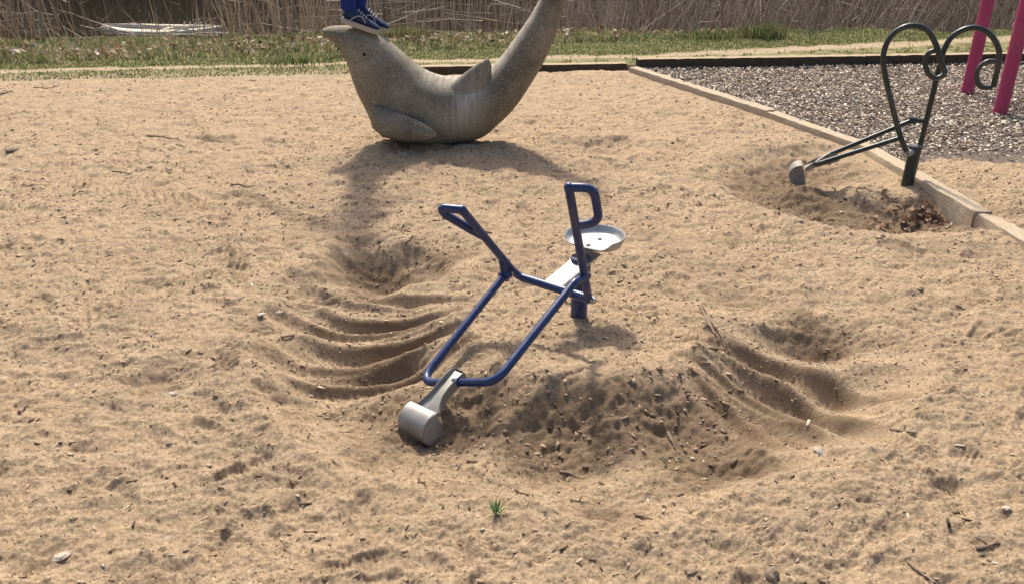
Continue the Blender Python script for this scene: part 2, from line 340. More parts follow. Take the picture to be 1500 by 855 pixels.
    for _ in range(420):                                      # scuffs and dimples
        cy = .9 + 8.2 * rr.random() ** 1.1; cx = cy * rr.uniform(-.9, .9)
        if cx > diag_x(np.array(cy)) - .05: continue
        s = patch(cx, cy, .26)
        if h[s].size == 0: continue
        a = rr.uniform(0, np.pi); px, py = X[s] - cx, Y[s] - cy; u = (px * np.cos(a) + py * np.sin(a)) / rr.uniform(.03, .09); v = (-px * np.sin(a) + py * np.cos(a)) / rr.uniform(.02, .05)
        h[s] += rr.choice([-1, -1, .7]) * rr.uniform(.004, .011) * np.exp(-(u * u + v * v) * (1 + .6 * perlin(X[s] * 14, Y[s] * 14, 50)))
    # tyre tracks with cross bars
    def track(pts, wd, pitch, amp, skew=1.1):
        P = np.array([on_level(*p)[:2] for p in pts]); ss = np.r_[0, np.cumsum(np.hypot(*np.diff(P, axis=0).T))]
        n = max(4, int(ss[-1] / .02)); sx = np.interp(np.linspace(0, ss[-1], n), ss, P[:, 0]); sy = np.interp(np.linspace(0, ss[-1], n), ss, P[:, 1])
        lo, hi = np.array([sx.min(), sy.min()]) - .15, np.array([sx.max(), sy.max()]) + .15
        m = (X > lo[0]) & (X < hi[0]) & (Y > lo[1]) & (Y < hi[1]); px, py = X[m], Y[m]; bd = np.full(px.shape, 9.); bs = np.zeros_like(bd)
        for k in range(n):
            d = np.hypot(px - sx[k], py - sy[k]); z = d < bd
            i, j = max(0, k - 1), min(n - 1, k + 1); tx, ty = sx[j] - sx[i], sy[j] - sy[i]; tl = math.hypot(tx, ty) + 1e-9
            sl = k * ss[-1] / (n - 1) + ((px - sx[k]) * tx + (py - sy[k]) * ty) / tl; bs = np.where(z, sl + skew * ((px - sx[k]) * -ty + (py - sy[k]) * tx) / tl, bs); bd = np.minimum(d, bd)
        prof = np.exp(-(bd / wd) ** 6); fade = .45 + .55 * sstep(-.25, .25, perlin(px * 2.2, py * 2.2, 60))
        h[m] += fade * (-.01 * prof + 2.1 * amp * (.5 + .5 * np.sin(bs * 2 * np.pi / pitch)) ** 1.5 * prof + .004 * np.exp(-((bd - wd * 1.2) / .02) ** 2))
    track([(100, 262), (180, 280), (262, 292), (330, 312), (400, 345)], .07, .07, .011); track([(355, 285), (420, 312), (470, 320)], .07, .065, .01, -1.1); track([(60, 240), (130, 236), (200, 238)], .05, .06, .009)
    track([(130, 470), (180, 440), (240, 418), (310, 402)], .06, .065, .012, -1.1); track([(330, 350), (345, 378), (352, 400)], .06, .05, .009); track([(330, 535), (350, 500), (385, 470)], .055, .04, .008)
    track([(560, 395), (430, 440)], .05, .045, .006); track([(330, 668), (372, 640)], .045, .018, .003); track([(300, 770), (420, 740)], .035, .02, .0015)
    # fade out past the far edge, and under the chips to the right of the timber
    v = vline(X, Y) + .12 * perlin(X * 1.5, Y * 1.5, 70) + .05 * perlin(X * 6, Y * 6, 71)
    h -= .14 * sstep(8.8, 9.15, v)
    h *= 1 - .2 * sstep(6.5, 8.5, Y)
    rt = sstep(.05, .3, X - diag_x(Y)); edge = Y + .1 * perlin(X * 2, Y * 2, 72) + .06 * perlin(X * 7, Y * 7, 73)
    h += rt * .012 * (1 - sstep(5.2, 6.2, edge)) - rt * .15 * sstep(5.45, 6.2, edge)
    return X, Y, h, np.clip(damp_shade, 0, 1)
SX, SY, SH, SD = build_sand()
def sand_z(x, y):
    x = np.asarray(x, float); y = np.clip(np.asarray(y, float), Y0 * 1.001, Y1 * .999)
    fi = np.log(y / Y0) / math.log(Y1 / Y0) * (NR - 1); t = np.clip(x / y, tc[0], tc[-1]); fj = np.interp(t, tc, np.arange(NC))
    i = np.clip(fi.astype(int), 0, NR - 2); j = np.clip(fj.astype(int), 0, NC - 2); a, b = fi - i, fj - j
    return SH[i, j] * (1 - a) * (1 - b) + SH[i + 1, j] * a * (1 - b) + SH[i, j + 1] * (1 - a) * b + SH[i + 1, j + 1] * a * b
def grid_faces(n, m):
    i = np.arange(n - 1)[:, None] * m + np.arange(m - 1)[None, :]; return np.stack([i, i + 1, i + m + 1, i + m], -1).reshape(-1, 4)
me = npmesh('sand', np.stack([SX, SY, SH], -1).reshape(-1, 3), grid_faces(NR, NC), attrs={'damp_shade': SD})
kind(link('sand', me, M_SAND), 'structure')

# the ground that carries everything, down to the pond bed and out to the horizon
gx = np.r_[-400, -150, np.linspace(-60, 60, 61), 150, 400]; gy = np.r_[-200, -60, np.linspace(-20, 60, 81), 150, 600]
GX, GY = np.meshgrid(gx, gy); GZ = np.where(GY < 9, -.35, -.9); GZ = np.where(GY > 25, .2 + .3 * perlin(GX * .2 + .5, GY * .2 + .5, 80), GZ)
kind(link('ground', npmesh('ground', np.stack([GX, GY, GZ], -1).reshape(-1, 3), grid_faces(len(gy), len(gx))), M_GROUND), 'structure')
# bank: verge, trodden path, rough slope to the pond
PXK = np.array([-12, -5, 1.2, 3.5, 6, 12.]); PVK = np.array([9.2, 9.32, 9.63, 9.98, 10.5, 11.6]); PWK = np.array([.09, .085, .1, .2, .2, .2])
GVK = np.array([9.5, 9.72, 10.7, 11.5, 11.7, 11.9])
def bank_z(x, y):
    v = vline(x, y); z = -.02 + .022 * sstep(8.9, 9.3, v) + .03 * perlin(x * .9, y * .9, 81) * sstep(9.2, 10, v) + .02 * perlin(x * 4, y * 4, 82)
    z = z - .14 * sstep(-1.3, -1.1, x) * (1 - sstep(9.1, 9.2, v)); z = z + sstep(10.2, 11.6, v) * (.0 + .05 * perlin(x * 1.1, y * 1.1, 83) + .04 * perlin(x * 3, y * 3, 84)); return z - .75 * sstep(11.3, 13.0, v + .3 * perlin(x * .7, y * .7, 85))
bx = np.linspace(-15, 15, 420); bv = np.linspace(8.7, 14.2, 150); BX, BV = np.meshgrid(bx, bv); BY = BV + .09 * BX; BZ = bank_z(BX, BY)
pv, pw = np.interp(BX, PXK, PVK), np.interp(BX, PXK, PWK)
pth = np.exp(-(np.abs(BV - pv + .1 * perlin(BX, BY, 86)) / pw) ** 3); pth = np.clip(pth + .75 * (1 - sstep(9.0, 9.3, BV)), 0, 1)
kind(link('grassy_bank', npmesh('grassy_bank', np.stack([BX, BY, BZ], -1).reshape(-1, 3), grid_faces(150, 420), attrs={'path': pth}), M_BANK), 'structure')
wv = np.array([[-60, 11, -.36], [60, 11, -.36], [60, 27, -.36], [-60, 27, -.36]]); kind(link('pond_water', npmesh('pond_water', wv, [[0, 1, 2, 3]]), M_WATER), 'structure')
# chip bed base
cx_, cy_ = np.linspace(0, 1, 60), np.linspace(5.3, 10.1, 90); U, CY = np.meshgrid(cx_, cy_); lim = np.minimum(CY, 9.62); X0 = diag_x(CY) + .05; CX = X0 + U * (10 - X0); CZ = -.05 + .012 * perlin(CX * 2, CY * 2, 90)
ok = 1
M_CHIPBED = mat_plain('chip_bed_soil', (.07, .055, .045), (.2, .16, .13), 45, .95, .1, .6)
CYc = np.minimum(CY, 9.12 + .09 * CX)
kind(link('wood_chip_bed', npmesh('wood_chip_bed', np.stack([CX, CYc, CZ], -1).reshape(-1, 3), grid_faces(90, 60)), M_CHIPBED), 'structure')

# ------------------------------------------------------------------ scatter builders (joined small stuff)
def chips_mesh(name, P, size, tints, r, flat=.18, elong=(1, 3), tilt=.5):
    n = len(P); L = size * r.uniform(*elong, n) ** .8; W = size * r.uniform(.5, 1, n); T = size * flat * r.uniform(.5, 1.5, n)
    a = r.uniform(0, 2 * np.pi, n); e1 = r.normal(0, tilt, n); e2 = r.normal(0, tilt, n)
    ux = np.stack([np.cos(a) * np.cos(e1), np.sin(a) * np.cos(e1), np.sin(e1)], -1); vy = np.stack([-np.sin(a), np.cos(a), np.zeros(n)], -1)
    nz = np.cross(ux, vy); v2 = vy * np.cos(e2)[:, None] + nz * np.sin(e2)[:, None]; nz = np.cross(ux, v2)
    cor = []
    for sx, sy, sz in ((-1,-1,-1),(1,-1,-1),(1,1,-1),(-1,1,-1),(-1,-1,1),(1,-1,1),(1,1,1),(-1,1,1)):
        j = r.uniform(.6, 1, (3, n)); cor.append(P + ux * (sx * L * j[0] / 2)[:, None] + v2 * (sy * W * j[1] / 2)[:, None] + nz * (sz * T * j[2] / 2)[:, None])
    V = np.stack(cor, 1).reshape(-1, 3); f = np.array([[0,3,2,1],[4,5,6,7],[0,1,5,4],[1,2,6,5],[2,3,7,6],[3,0,4,7]])
    Fa = (np.arange(n)[:, None, None] * 8 + f[None]).reshape(-1, 4); return npmesh(name, V, Fa, np.repeat(tints, 8, 0))
def stems_mesh(name, B, D, L, rad, tints, r, bend=.15, segs=3, side=3):
    """thin tapering stems: base points, directions, lengths, radii"""
    n = len(B); D = D / np.linalg.norm(D, axis=1, keepdims=True); U = np.cross(D, np.array([.3, .9, .1])); U /= np.linalg.norm(U, axis=1, keepdims=True) + 1e-9; W = np.cross(D, U)
    ba = r.uniform(0, 2 * np.pi, n); bl = r.normal(0, bend, n) * L; bvec = (U * np.cos(ba)[:, None] + W * np.sin(ba)[:, None]) * bl[:, None]; V = []
    for k in range(segs + 1):
        s = k / segs; c = B + D * (L * s)[:, None] + bvec * s * s; rr = rad * (1 - .75 * s)
        for q in range(side):
            t = 2 * np.pi * q / side; V.append(c + (U * math.cos(t) + W * math.sin(t)) * rr[:, None])
    V = np.stack(V, 1).reshape(-1, 3); f = [[k * side + q, k * side + (q + 1) % side, (k + 1) * side + (q + 1) % side, (k + 1) * side + q] for k in range(segs) for q in range(side)]
    Fa = (np.arange(n)[:, None, None] * (segs + 1) * side + np.array(f)[None]).reshape(-1, 4); return npmesh(name, V, Fa, np.repeat(tints, (segs + 1) * side, 0))
def blades_mesh(name, B, L, wd, tints, r, lean=.5):
    n = len(B); a = r.uniform(0, 2 * np.pi, n); ln = np.abs(r.normal(0, lean, n)); side = np.stack([np.cos(a), np.sin(a), 0 * a], -1); fw = np.stack([-np.sin(a), np.cos(a), 0 * a], -1)
    up = np.array([0, 0, 1.]); V = []
    for s, k in ((0, 1), (.55, .8), (1, .08)):
        c = B + up * (L * s * np.cos(ln * s))[:, None] + fw * (L * s * np.sin(ln * s))[:, None]
        V += [c - side * (wd * k)[:, None], c + side * (wd * k)[:, None]]
    V = np.stack(V, 1).reshape(-1, 3); f = np.array([[0, 1, 3, 2], [2, 3, 5, 4]]); Fa = (np.arange(n)[:, None, None] * 6 + f[None]).reshape(-1, 4)
    return npmesh(name, V, Fa, np.repeat(tints, 6, 0))
def leaves_mesh(name, P, size, tints, r):
    n = len(P); a = r.uniform(0, 2 * np.pi, n); e = r.normal(0, .5, n); e2 = r.normal(0, .5, n); ux = np.stack([np.cos(a) * np.cos(e), np.sin(a) * np.cos(e), np.sin(e)], -1)
    vy = np.stack([-np.sin(a), np.cos(a), 0 * a], -1); nz = np.cross(ux, vy); vy = vy * np.cos(e2)[:, None] + nz * np.sin(e2)[:, None]; nz = np.cross(ux, vy); V = []; cu = r.uniform(.05, .5, n)
    for x, y, z in ((-.5, 0, .3), (-.2, -.3, 1), (-.2, 0, 0), (-.2, .3, 1), (.2, -.26, 1), (.2, 0, 0), (.2, .26, 1), (.55, 0, .6)):
        V.append(P + ux * (x * size)[:, None] + vy * (y * size)[:, None] + nz * (z * cu * size * .5)[:, None])
    V = np.stack(V, 1).reshape(-1, 3); f = np.array([[0, 1, 2, 2], [0, 2, 3, 3], [1, 4, 5, 2], [2, 5, 6, 3], [4, 7, 5, 5], [5, 7, 6, 6]])
    me = bpy.data.meshes.new(name); base = np.arange(n) * 8; tri = np.array([[0, 1, 2], [0, 2, 3], [1, 4, 5], [1, 5, 2], [2, 5, 6], [2, 6, 3], [4, 7, 5], [5, 7, 6]])
    return npmesh(name, V, (base[:, None, None] + tri[None]).reshape(-1, 3), np.repeat(tints, 8, 0))
def pal(r, n, cols, jit=.15):
    c = np.array(cols)[r.integers(0, len(cols), n)]; return c * r.uniform(1 - jit, 1 + jit, (n, 1))

# ------------------------------------------------------------------ timbers
def timber(name, a, b, zt, wd, ht, parent, mat, sag=0.):
    a, b = np.array(a), np.array(b); d = b - a; L = np.hypot(*d); d = d / L; nrm = np.array([-d[1], d[0]]); bm = bmesh.new(); n = max(4, int(L / .06)); rings = []; rr = np.random.default_rng(int(abs(a[0] * 1000 + a[1] * 77)) + 5)
    pr = [(-1, -1), (1, -1), (1, .8), (.88, 1), (.3, 1), (-.3, 1), (-.88, 1), (-1, .8)]
    for i in range(n + 1):
        s = i / n * L; c = a + d * s; ring = []
        for k, (u, q) in enumerate(pr):
            j = rr.normal(0, .0022) if 0 < i < n else 0; uu = u * wd / 2 + j; zz = zt - ht / 2 + q * ht / 2 + rr.normal(0, .0018) - (.012 if k in (3, 4) and rr.random() < .08 else 0)
            p = c + nrm * uu; ring.append(bm.verts.new((p[0], p[1], zz + sag * math.sin(s * 1.3))))
        rings.append(ring)
    for A, B in zip(rings, rings[1:]):
        for k in range(8): bm.faces.new((A[k], A[(k + 1) % 8], B[(k + 1) % 8], B[k]))
    bm.faces.new(rings[0][::-1]); bm.faces.new(rings[-1]); return autosmooth(link(name, bm_done(bm, name), mat, parent), 30)
def mat_dusty_shaded():
    t = NT('dusty_shaded_timber'); g = t.noise(18, 5); ge = t.n('NewGeometry'); sx = t.n('SeparateXYZ'); t.l(ge.outputs['Normal'], sx.inputs[0])
    c = t.mix(t.ramp(sx.outputs[2], [(.45, (0, 0, 0)), (.8, (1, 1, 1))]), t.mix(g, (.035, .028, .02), (.1, .08, .055)), t.mix(g, (.3, .235, .15), (.46, .36, .24)))  # dusty pale top; shade of the backlit face put into darker side colours
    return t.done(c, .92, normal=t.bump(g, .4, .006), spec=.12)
M_TIMB2 = mat_dusty_shaded()
t = thing('timber_border', 'sandy weathered timber border running diagonally between sand and wood chips', 'border', (TB[0], TB[1], 0))
def seg(p, q, n, gap=.008):
    p, q = np.array(p), np.array(q); L = np.hypot(*(q - p)); d = (q - p) / L; s = L / n; return [(p + d * (i * s + gap / 2), p + d * ((i + 1) * s - gap / 2)) for i in range(n)]
for k in range(5):
    p, q = TP[k], TP[k + 1]; d_ = (q - p) / np.hypot(*(q - p)); off = np.array([.012, 0]) if k >= 3 else 0
    timber('timber', p + d_ * .002 + off, q - d_ * .002 + off, (.045, .035, .025, .016, .016)[k], .115, .22, t, M_TIMBER)
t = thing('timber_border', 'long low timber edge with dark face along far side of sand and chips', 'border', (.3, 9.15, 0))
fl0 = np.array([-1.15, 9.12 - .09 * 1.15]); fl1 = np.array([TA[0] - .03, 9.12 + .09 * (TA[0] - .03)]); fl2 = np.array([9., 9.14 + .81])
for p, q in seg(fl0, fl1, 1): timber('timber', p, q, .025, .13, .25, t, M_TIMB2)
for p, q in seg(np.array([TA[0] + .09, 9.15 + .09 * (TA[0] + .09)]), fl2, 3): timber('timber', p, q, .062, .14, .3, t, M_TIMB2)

# ------------------------------------------------------------------ diggers
def bucket(root, hinge, dig, ax, wid, rad, tilt, mat, armlen):
    """cast scoop: arm channel plus a drum shell open towards the post. hinge = crossbar centre"""
    hinge, dig, ax = Vector(hinge), Vector(dig).normalized(), Vector(ax).normalized(); up = Vector((0, 0, 1)); ca, sa = math.cos(tilt), math.sin(tilt)
    f = dig * ca + up * sa          # along the arm (towards the drum)
    n = ax.cross(f).normalized()
    if n.z < 0: n = -n
    # channel arm
    bm = bmesh.new(); rows = []
    for s, hw, fh in ((-.3, .027, .014), (-.22, .03, .026), (.0, .03, .03), (.35, .028, .028), (.6, .03, .024), (.82, .042, .018), (1.0, .056, .012)):
        c = hinge + f * (s * armlen) + n * (-.012 - .02 * max(0, s - .5)); ring = []
        for u, q in ((-1, 1), (-1, -.6), (1, -.6), (1, 1), (.84, 1), (.8, .42), (-.8, .42), (-.84, 1)): ring.append(bm.verts.new(c + ax * (u * hw) + n * (q * fh + .004)))
        rows.append(ring)
    for A, B in zip(rows, rows[1:]):
        for k in range(8): bm.faces.new((A[k], A[(k + 1) % 8], B[(k + 1) % 8], B[k]))
    bm.faces.new(rows[0][::-1]); bm.faces.new(rows[-1])
    bmesh.ops.recalc_face_normals(bm, faces=bm.faces[:]); bmesh.ops.bevel(bm, geom=[e for e in bm.edges if e.is_manifold and e.calc_face_angle(0) > .8], offset=.003, segments=2, affect='EDGES')
    arm = autosmooth(link('bucket_arm', bm_done(bm, 'bucket_arm'), mat, root), 40)
    # drum shell
    C = hinge + f * (armlen + rad * .62) - n * (rad * .62); bm = bmesh.new(); N = 22; th = .007
    def prof(r, k): a = R(118) - R(232) * k / N; return f * (math.cos(a) * r) + n * (math.sin(a) * r)
    outer, inner = [], []
    for u in (-1, 1):
        outer.append([bm.verts.new(C + ax * (u * wid / 2) + prof(rad, k)) for k in range(N + 1)])
        inner.append([bm.verts.new(C + ax * (u * (wid / 2 - th)) + prof(rad - th, k)) for k in range(N + 1)])
    for k in range(N):
        bm.faces.new((outer[0][k], outer[0][k + 1], outer[1][k + 1], outer[1][k])); bm.faces.new((inner[0][k], inner[1][k], inner[1][k + 1], inner[0][k + 1]))
    for u in (0, 1): bm.faces.new(outer[u]); bm.faces.new(inner[u])
    for k in (0, N): bm.faces.new((outer[0][k], outer[1][k], inner[1][k], inner[0][k]))
    for u in (0, 1): bm.faces.new((outer[u][0], outer[u][N], inner[u][N], inner[u][0]))
    bmesh.ops.recalc_face_normals(bm, faces=bm.faces[:]); bmesh.ops.bevel(bm, geom=[e for e in bm.edges if e.is_manifold and e.calc_face_angle(0) > .9], offset=.003, segments=2, affect='EDGES')
    autosmooth(link('bucket', bm_done(bm, 'bucket'), mat, root), 35)
    bolt('bolt', hinge + f * (armlen * .1) - n * .034, -n, .008, M_STEEL, arm)
    return C

def blue_digger():
    Rp = on_level(862, 437, .18); Lp = on_level(757, 404, .18); M = (Rp + Lp) / 2; ax = (Lp - Rp) / np.linalg.norm(Lp - Rp); dig = np.array([ax[1], -ax[0], 0])
    if dig[1] > 0: dig = -dig
    Z = np.array([0, 0, 1.]); hw = np.linalg.norm(Lp - Rp) / 2
    q = lambda a, l, c: M + a * dig + l * ax + c * Z
    base = np.array([DIG[0], DIG[1], float(sand_z(*DIG))]); g = thing('sand_digger', 'blue tube digger with round silver seat and grey scoop in middle of sand', 'digger', tuple(base)); TR = .0165
    post_c = base + np.array([0, 0, 0]); top = q(-.24, 0, .045)
    tube('post', [post_c - Z * .25, np.array([post_c[0], post_c[1], top[2]])], .036, M_BLUE, g, 24)
    # seat arm (flat bar from the post to the axle) and swivel collar
    tube('swivel_collar', [np.array([post_c[0], post_c[1], top[2] - .05]), np.array([post_c[0], post_c[1], top[2] + .012])], .043, M_BLUE, g, 24)
    sa, sb = q(-.30, 0, .055), q(.0, 0, .004); cc = (sa + sb) / 2; ex = (sb - sa) / 2; nn = np.cross(ex, ax); nn = nn / np.linalg.norm(nn)
    box_frame('seat_arm', cc, ex, ax * .045, nn * .006, M_SEAT, g, .003)
    # seat: dished pan, raised rim at the back, cut straight at the front
    sc = q(-.315, 0, .098); bm = bmesh.new(); K = 56; rings = []
    for rr, zz in ((0, 0), (.4, 0), (.8, .001), (.9, .006), (.965, .02), (1.0, .032), (1.03, .034), (1.035, .028), (1.0, .018), (.93, -.004), (.8, -.009), (.4, -.01), (0, -.01)):
        if rr == 0: rings.append([bm.verts.new(sc + Z * zz)]); continue
        ring = []
        for k in range(K):
            a = 2 * math.pi * k / K; ca, s_ = math.cos(a), math.sin(a); R0 = .126; fwd = ca; front = max(0, fwd - .52) / .48
            rad = R0 * rr * (1 - .3 * front * sstep(.5, 1, np.array(rr)))
            lift = zz * (1 - .85 * sstep(.35, .72, np.array(fwd))) if zz > 0 else zz
            ring.append(bm.verts.new(sc + dig * (rad * ca) + ax * (rad * s_) + Z * lift))
        rings.append(ring)
    for A, B in zip(rings, rings[1:]):
        for k in range(K):
            k2 = (k + 1) % K
            if len(A) == 1: bm.faces.new((A[0], B[k], B[k2]))
            elif len(B) == 1: bm.faces.new((A[k], B[0], A[k2]))
            else: bm.faces.new((A[k], B[k], B[k2], A[k2]))
    seat = autosmooth(link('seat', bm_done(bm, 'seat'), M_SEAT, g), 60)
    for s in (-.04, .05): bolt('bolt', sc + dig * s + Z * .003, Z, .008, M_STEEL, seat)
    # axle and levers
    tube('axle', [q(0, -hw - .005, 0), q(0, hw - .03, 0)], TR * 1.12, M_BLUE, g)
    for s, (da, dc), le in ((-1, (.165, .505), .532), (1, (.34, .39), .517)):
        b0 = q(0, s * hw, 0); u = (dig * da + Z * dc); u = u / np.linalg.norm(u); top = b0 + u * le
        pts = [q(0, s * (hw - .1), 0), b0, top] if s > 0 else [b0 - u * .012, top]
        lv = tube('control_lever', fillet(pts, .06), TR, M_BLUE, g)
        # D grip in the lever's plane, bent back towards the rider
        back = -np.cross(u, ax); back = back if np.dot(back, dig) < 0 else -back
        if s < 0: hp = [top - u * .006, top - u * .012 + back * .09, top - u * .105 + back * .098, top - u * .19 + back * .085, top - u * .185]
        else: o_ = ax * .8 + dig * .45; hp = [top - u * .006, top - u * .0 + o_ * .085, top - u * .045 + o_ * .09, top - u * .15 + o_ * .035, top - u * .2]
        if s < 0: o_ = back * .5 - ax * .86; hp = [top - u * .008, top - u * .02 + o_ * .088, top - u * .17 + o_ * .09, top - u * .178]
        tube('hand_grip', fillet([Vector(p) for p in hp], .055), TR * 1.02, M_BLUE, lv)
        cap = tube('end_cap', [top - u * .012, top - u * .002, top + u * .004, top + u * .009, top + u * .011], TR * 1.1, M_BLUE, lv, rfun=lambda q_: (1, 1, .85, .55, .15)[round(q_ * 4)])
    bolt('bolt', q(0, -hw - .022, 0), -ax, .013, M_STEEL, g)
    # fork to the scoop
    uL = (dig * .34 + Z * .39) / .5174
    Jr, bR, cR, cL, Jl = q(.012, -hw, .104), q(.105, -hw, .106), q(.585, -hw, -.104), q(.605, hw, -.23), q(.078, hw, .033)
    tube('fork', fillet([Jr, bR, cR, cL, Jl], [0, .05, .07, .07, 0]), TR * .97, M_BLUE, g)
    tube('clamp_stub', [Lp + uL * .15, q(.083, hw, .05)], TR * 1.0, M_BLUE, g)
    cd = (Jl - cL) / np.linalg.norm(Jl - cL); tube('clamp', [Jl - cd * .016, Jl + cd * .014], TR * 1.55, M_BLUE, g); bolt('bolt', Jl + ax * .0 - dig * .02 - ax * .02, -ax, .008, M_STEEL, g)
    # scoop
    hg = (cR * .46 + cL * .54) + Z * .012
    lat = cL - cR; lat = lat / np.linalg.norm(lat)
    bucket(g, hg, dig, ax, .128, .064, R(-19), M_ALU, .15)
    return g
blue_digger()

M_ALU2 = mat_metal('dull_cast_aluminium', (.26, .24, .2), .6, .2)
def green_digger():
    base = np.array([DIG2[0], DIG2[1], float(sand_z(*DIG2))]); g = thing('sand_digger', 'dark green digger with two hooked tube handles beside the timber border', 'digger', tuple(base)); TR = .0165
    Z = np.array([0, 0, 1.]); bk = on_level(1168, 250, .02); d = bk - base; d[2] = 0; dig = d / np.linalg.norm(d); ax = np.array([-dig[1], dig[0], 0])   # ax: towards right and away
    if ax[1] < 0: ax = -ax
    ptop = np.array([base[0] + .012, base[1], 0.]); ptop[2] = at_depth(1341, 217, base[1])[2]
    tube('post', [base - Z * .25, ptop], .037, M_GREEN, g, 24); tube('post_cap', [ptop - Z * .006, ptop + Z * .012], .04, M_GREEN, g, 24)
    pa = on_plane(1329, 226, base - ax * .075, ax); pb = on_plane(1347, 217, base + ax * .075, ax)
    def plane(pts, p0): return [on_plane(x, y, p0, ax) for x, y in pts]
    def smooth_curve(P, n=60):
        P = np.array(P); s = np.r_[0, np.cumsum(np.linalg.norm(np.diff(P, axis=0), axis=1))]; out = []
        for k in range(len(P) - 1):
            p0 = P[max(0, k - 1)]; p1, p2 = P[k], P[k + 1]; p3 = P[min(len(P) - 1, k + 2)]; m1 = (p2 - p0) / max(np.linalg.norm(p2 - p0), 1e-6); m2 = (p3 - p1) / max(np.linalg.norm(p3 - p1), 1e-6); L = np.linalg.norm(p2 - p1)
            for i in range(8):
                t = i / 8; out.append((2*t**3-3*t*t+1) * p1 + (t**3-2*t*t+t) * m1 * L + (-2*t**3+3*t*t) * p2 + (t**3-t*t) * m2 * L)
        return out + [P[-1]]
    A = plane([(1329, 226), (1319, 200), (1305, 148), (1294, 94), (1297, 69), (1311, 48), (1335, 38), (1358, 45), (1371, 66), (1378, 90), (1385, 108)], pa)
    B = plane([(1347, 217), (1354, 190), (1366, 140), (1377, 95), (1382, 76), (1396, 53), (1424, 41), (1448, 49), (1462, 70), (1463, 92), (1455, 128)], pb)
    for P, p0, gr in ((A, pa, [(1374, 74), (1361, 78), (1355, 90), (1360, 108), (1371, 115), (1386, 109)]), (B, pb, [(1461, 91), (1446, 91), (1433, 102), (1431, 117), (1438, 128), (1453, 129)])):
        lv = tube('control_lever', smooth_curve(P), TR, M_GREEN, g); tube('hand_grip', smooth_curve(plane(gr, p0)), TR * .9, M_GREEN, lv)
    axd = (pb - pa) / np.linalg.norm(pb - pa); tube('axle', [pa - axd * .02, pb + axd * .02], TR * 1.25, M_ALU, g); bolt('bolt', pa - axd * .03, -axd, .012, M_STEEL, g)
    bolt('bolt', base + np.array([.04, -.006, .17]), Vector((1, -.2, 0)), .01, M_STEEL, g)
    # two fork tubes meeting at the scoop
    fa = on_plane(1317, 203, pa, ax); fb = on_plane(1355, 178, pb, ax); mid0 = (pa + pb) / 2
    ea = on_plane(1193, 242, mid0 - ax * .05, ax); eb = on_plane(1217, 226, mid0 + ax * .05, ax); kb = on_plane(1336, 177, pb, ax)
    tube('fork', fillet([fa, ea + (ea - fa) * .04, eb + (eb - kb) * .02, kb, fb], [0, .03, .03, .03, 0]), TR * .9, M_GREEN, g)
    tube('clamp', [kb - (fb - kb) * .25, kb + (fb - kb) * .3], TR * 1.45, M_GREEN, g)
    hg = (ea + eb) / 2; bucket(g, hg - dig * .05 + Z * .01, dig, ax, .135, .066, R(-20), M_ALU2, .165)
    return g
green_digger()

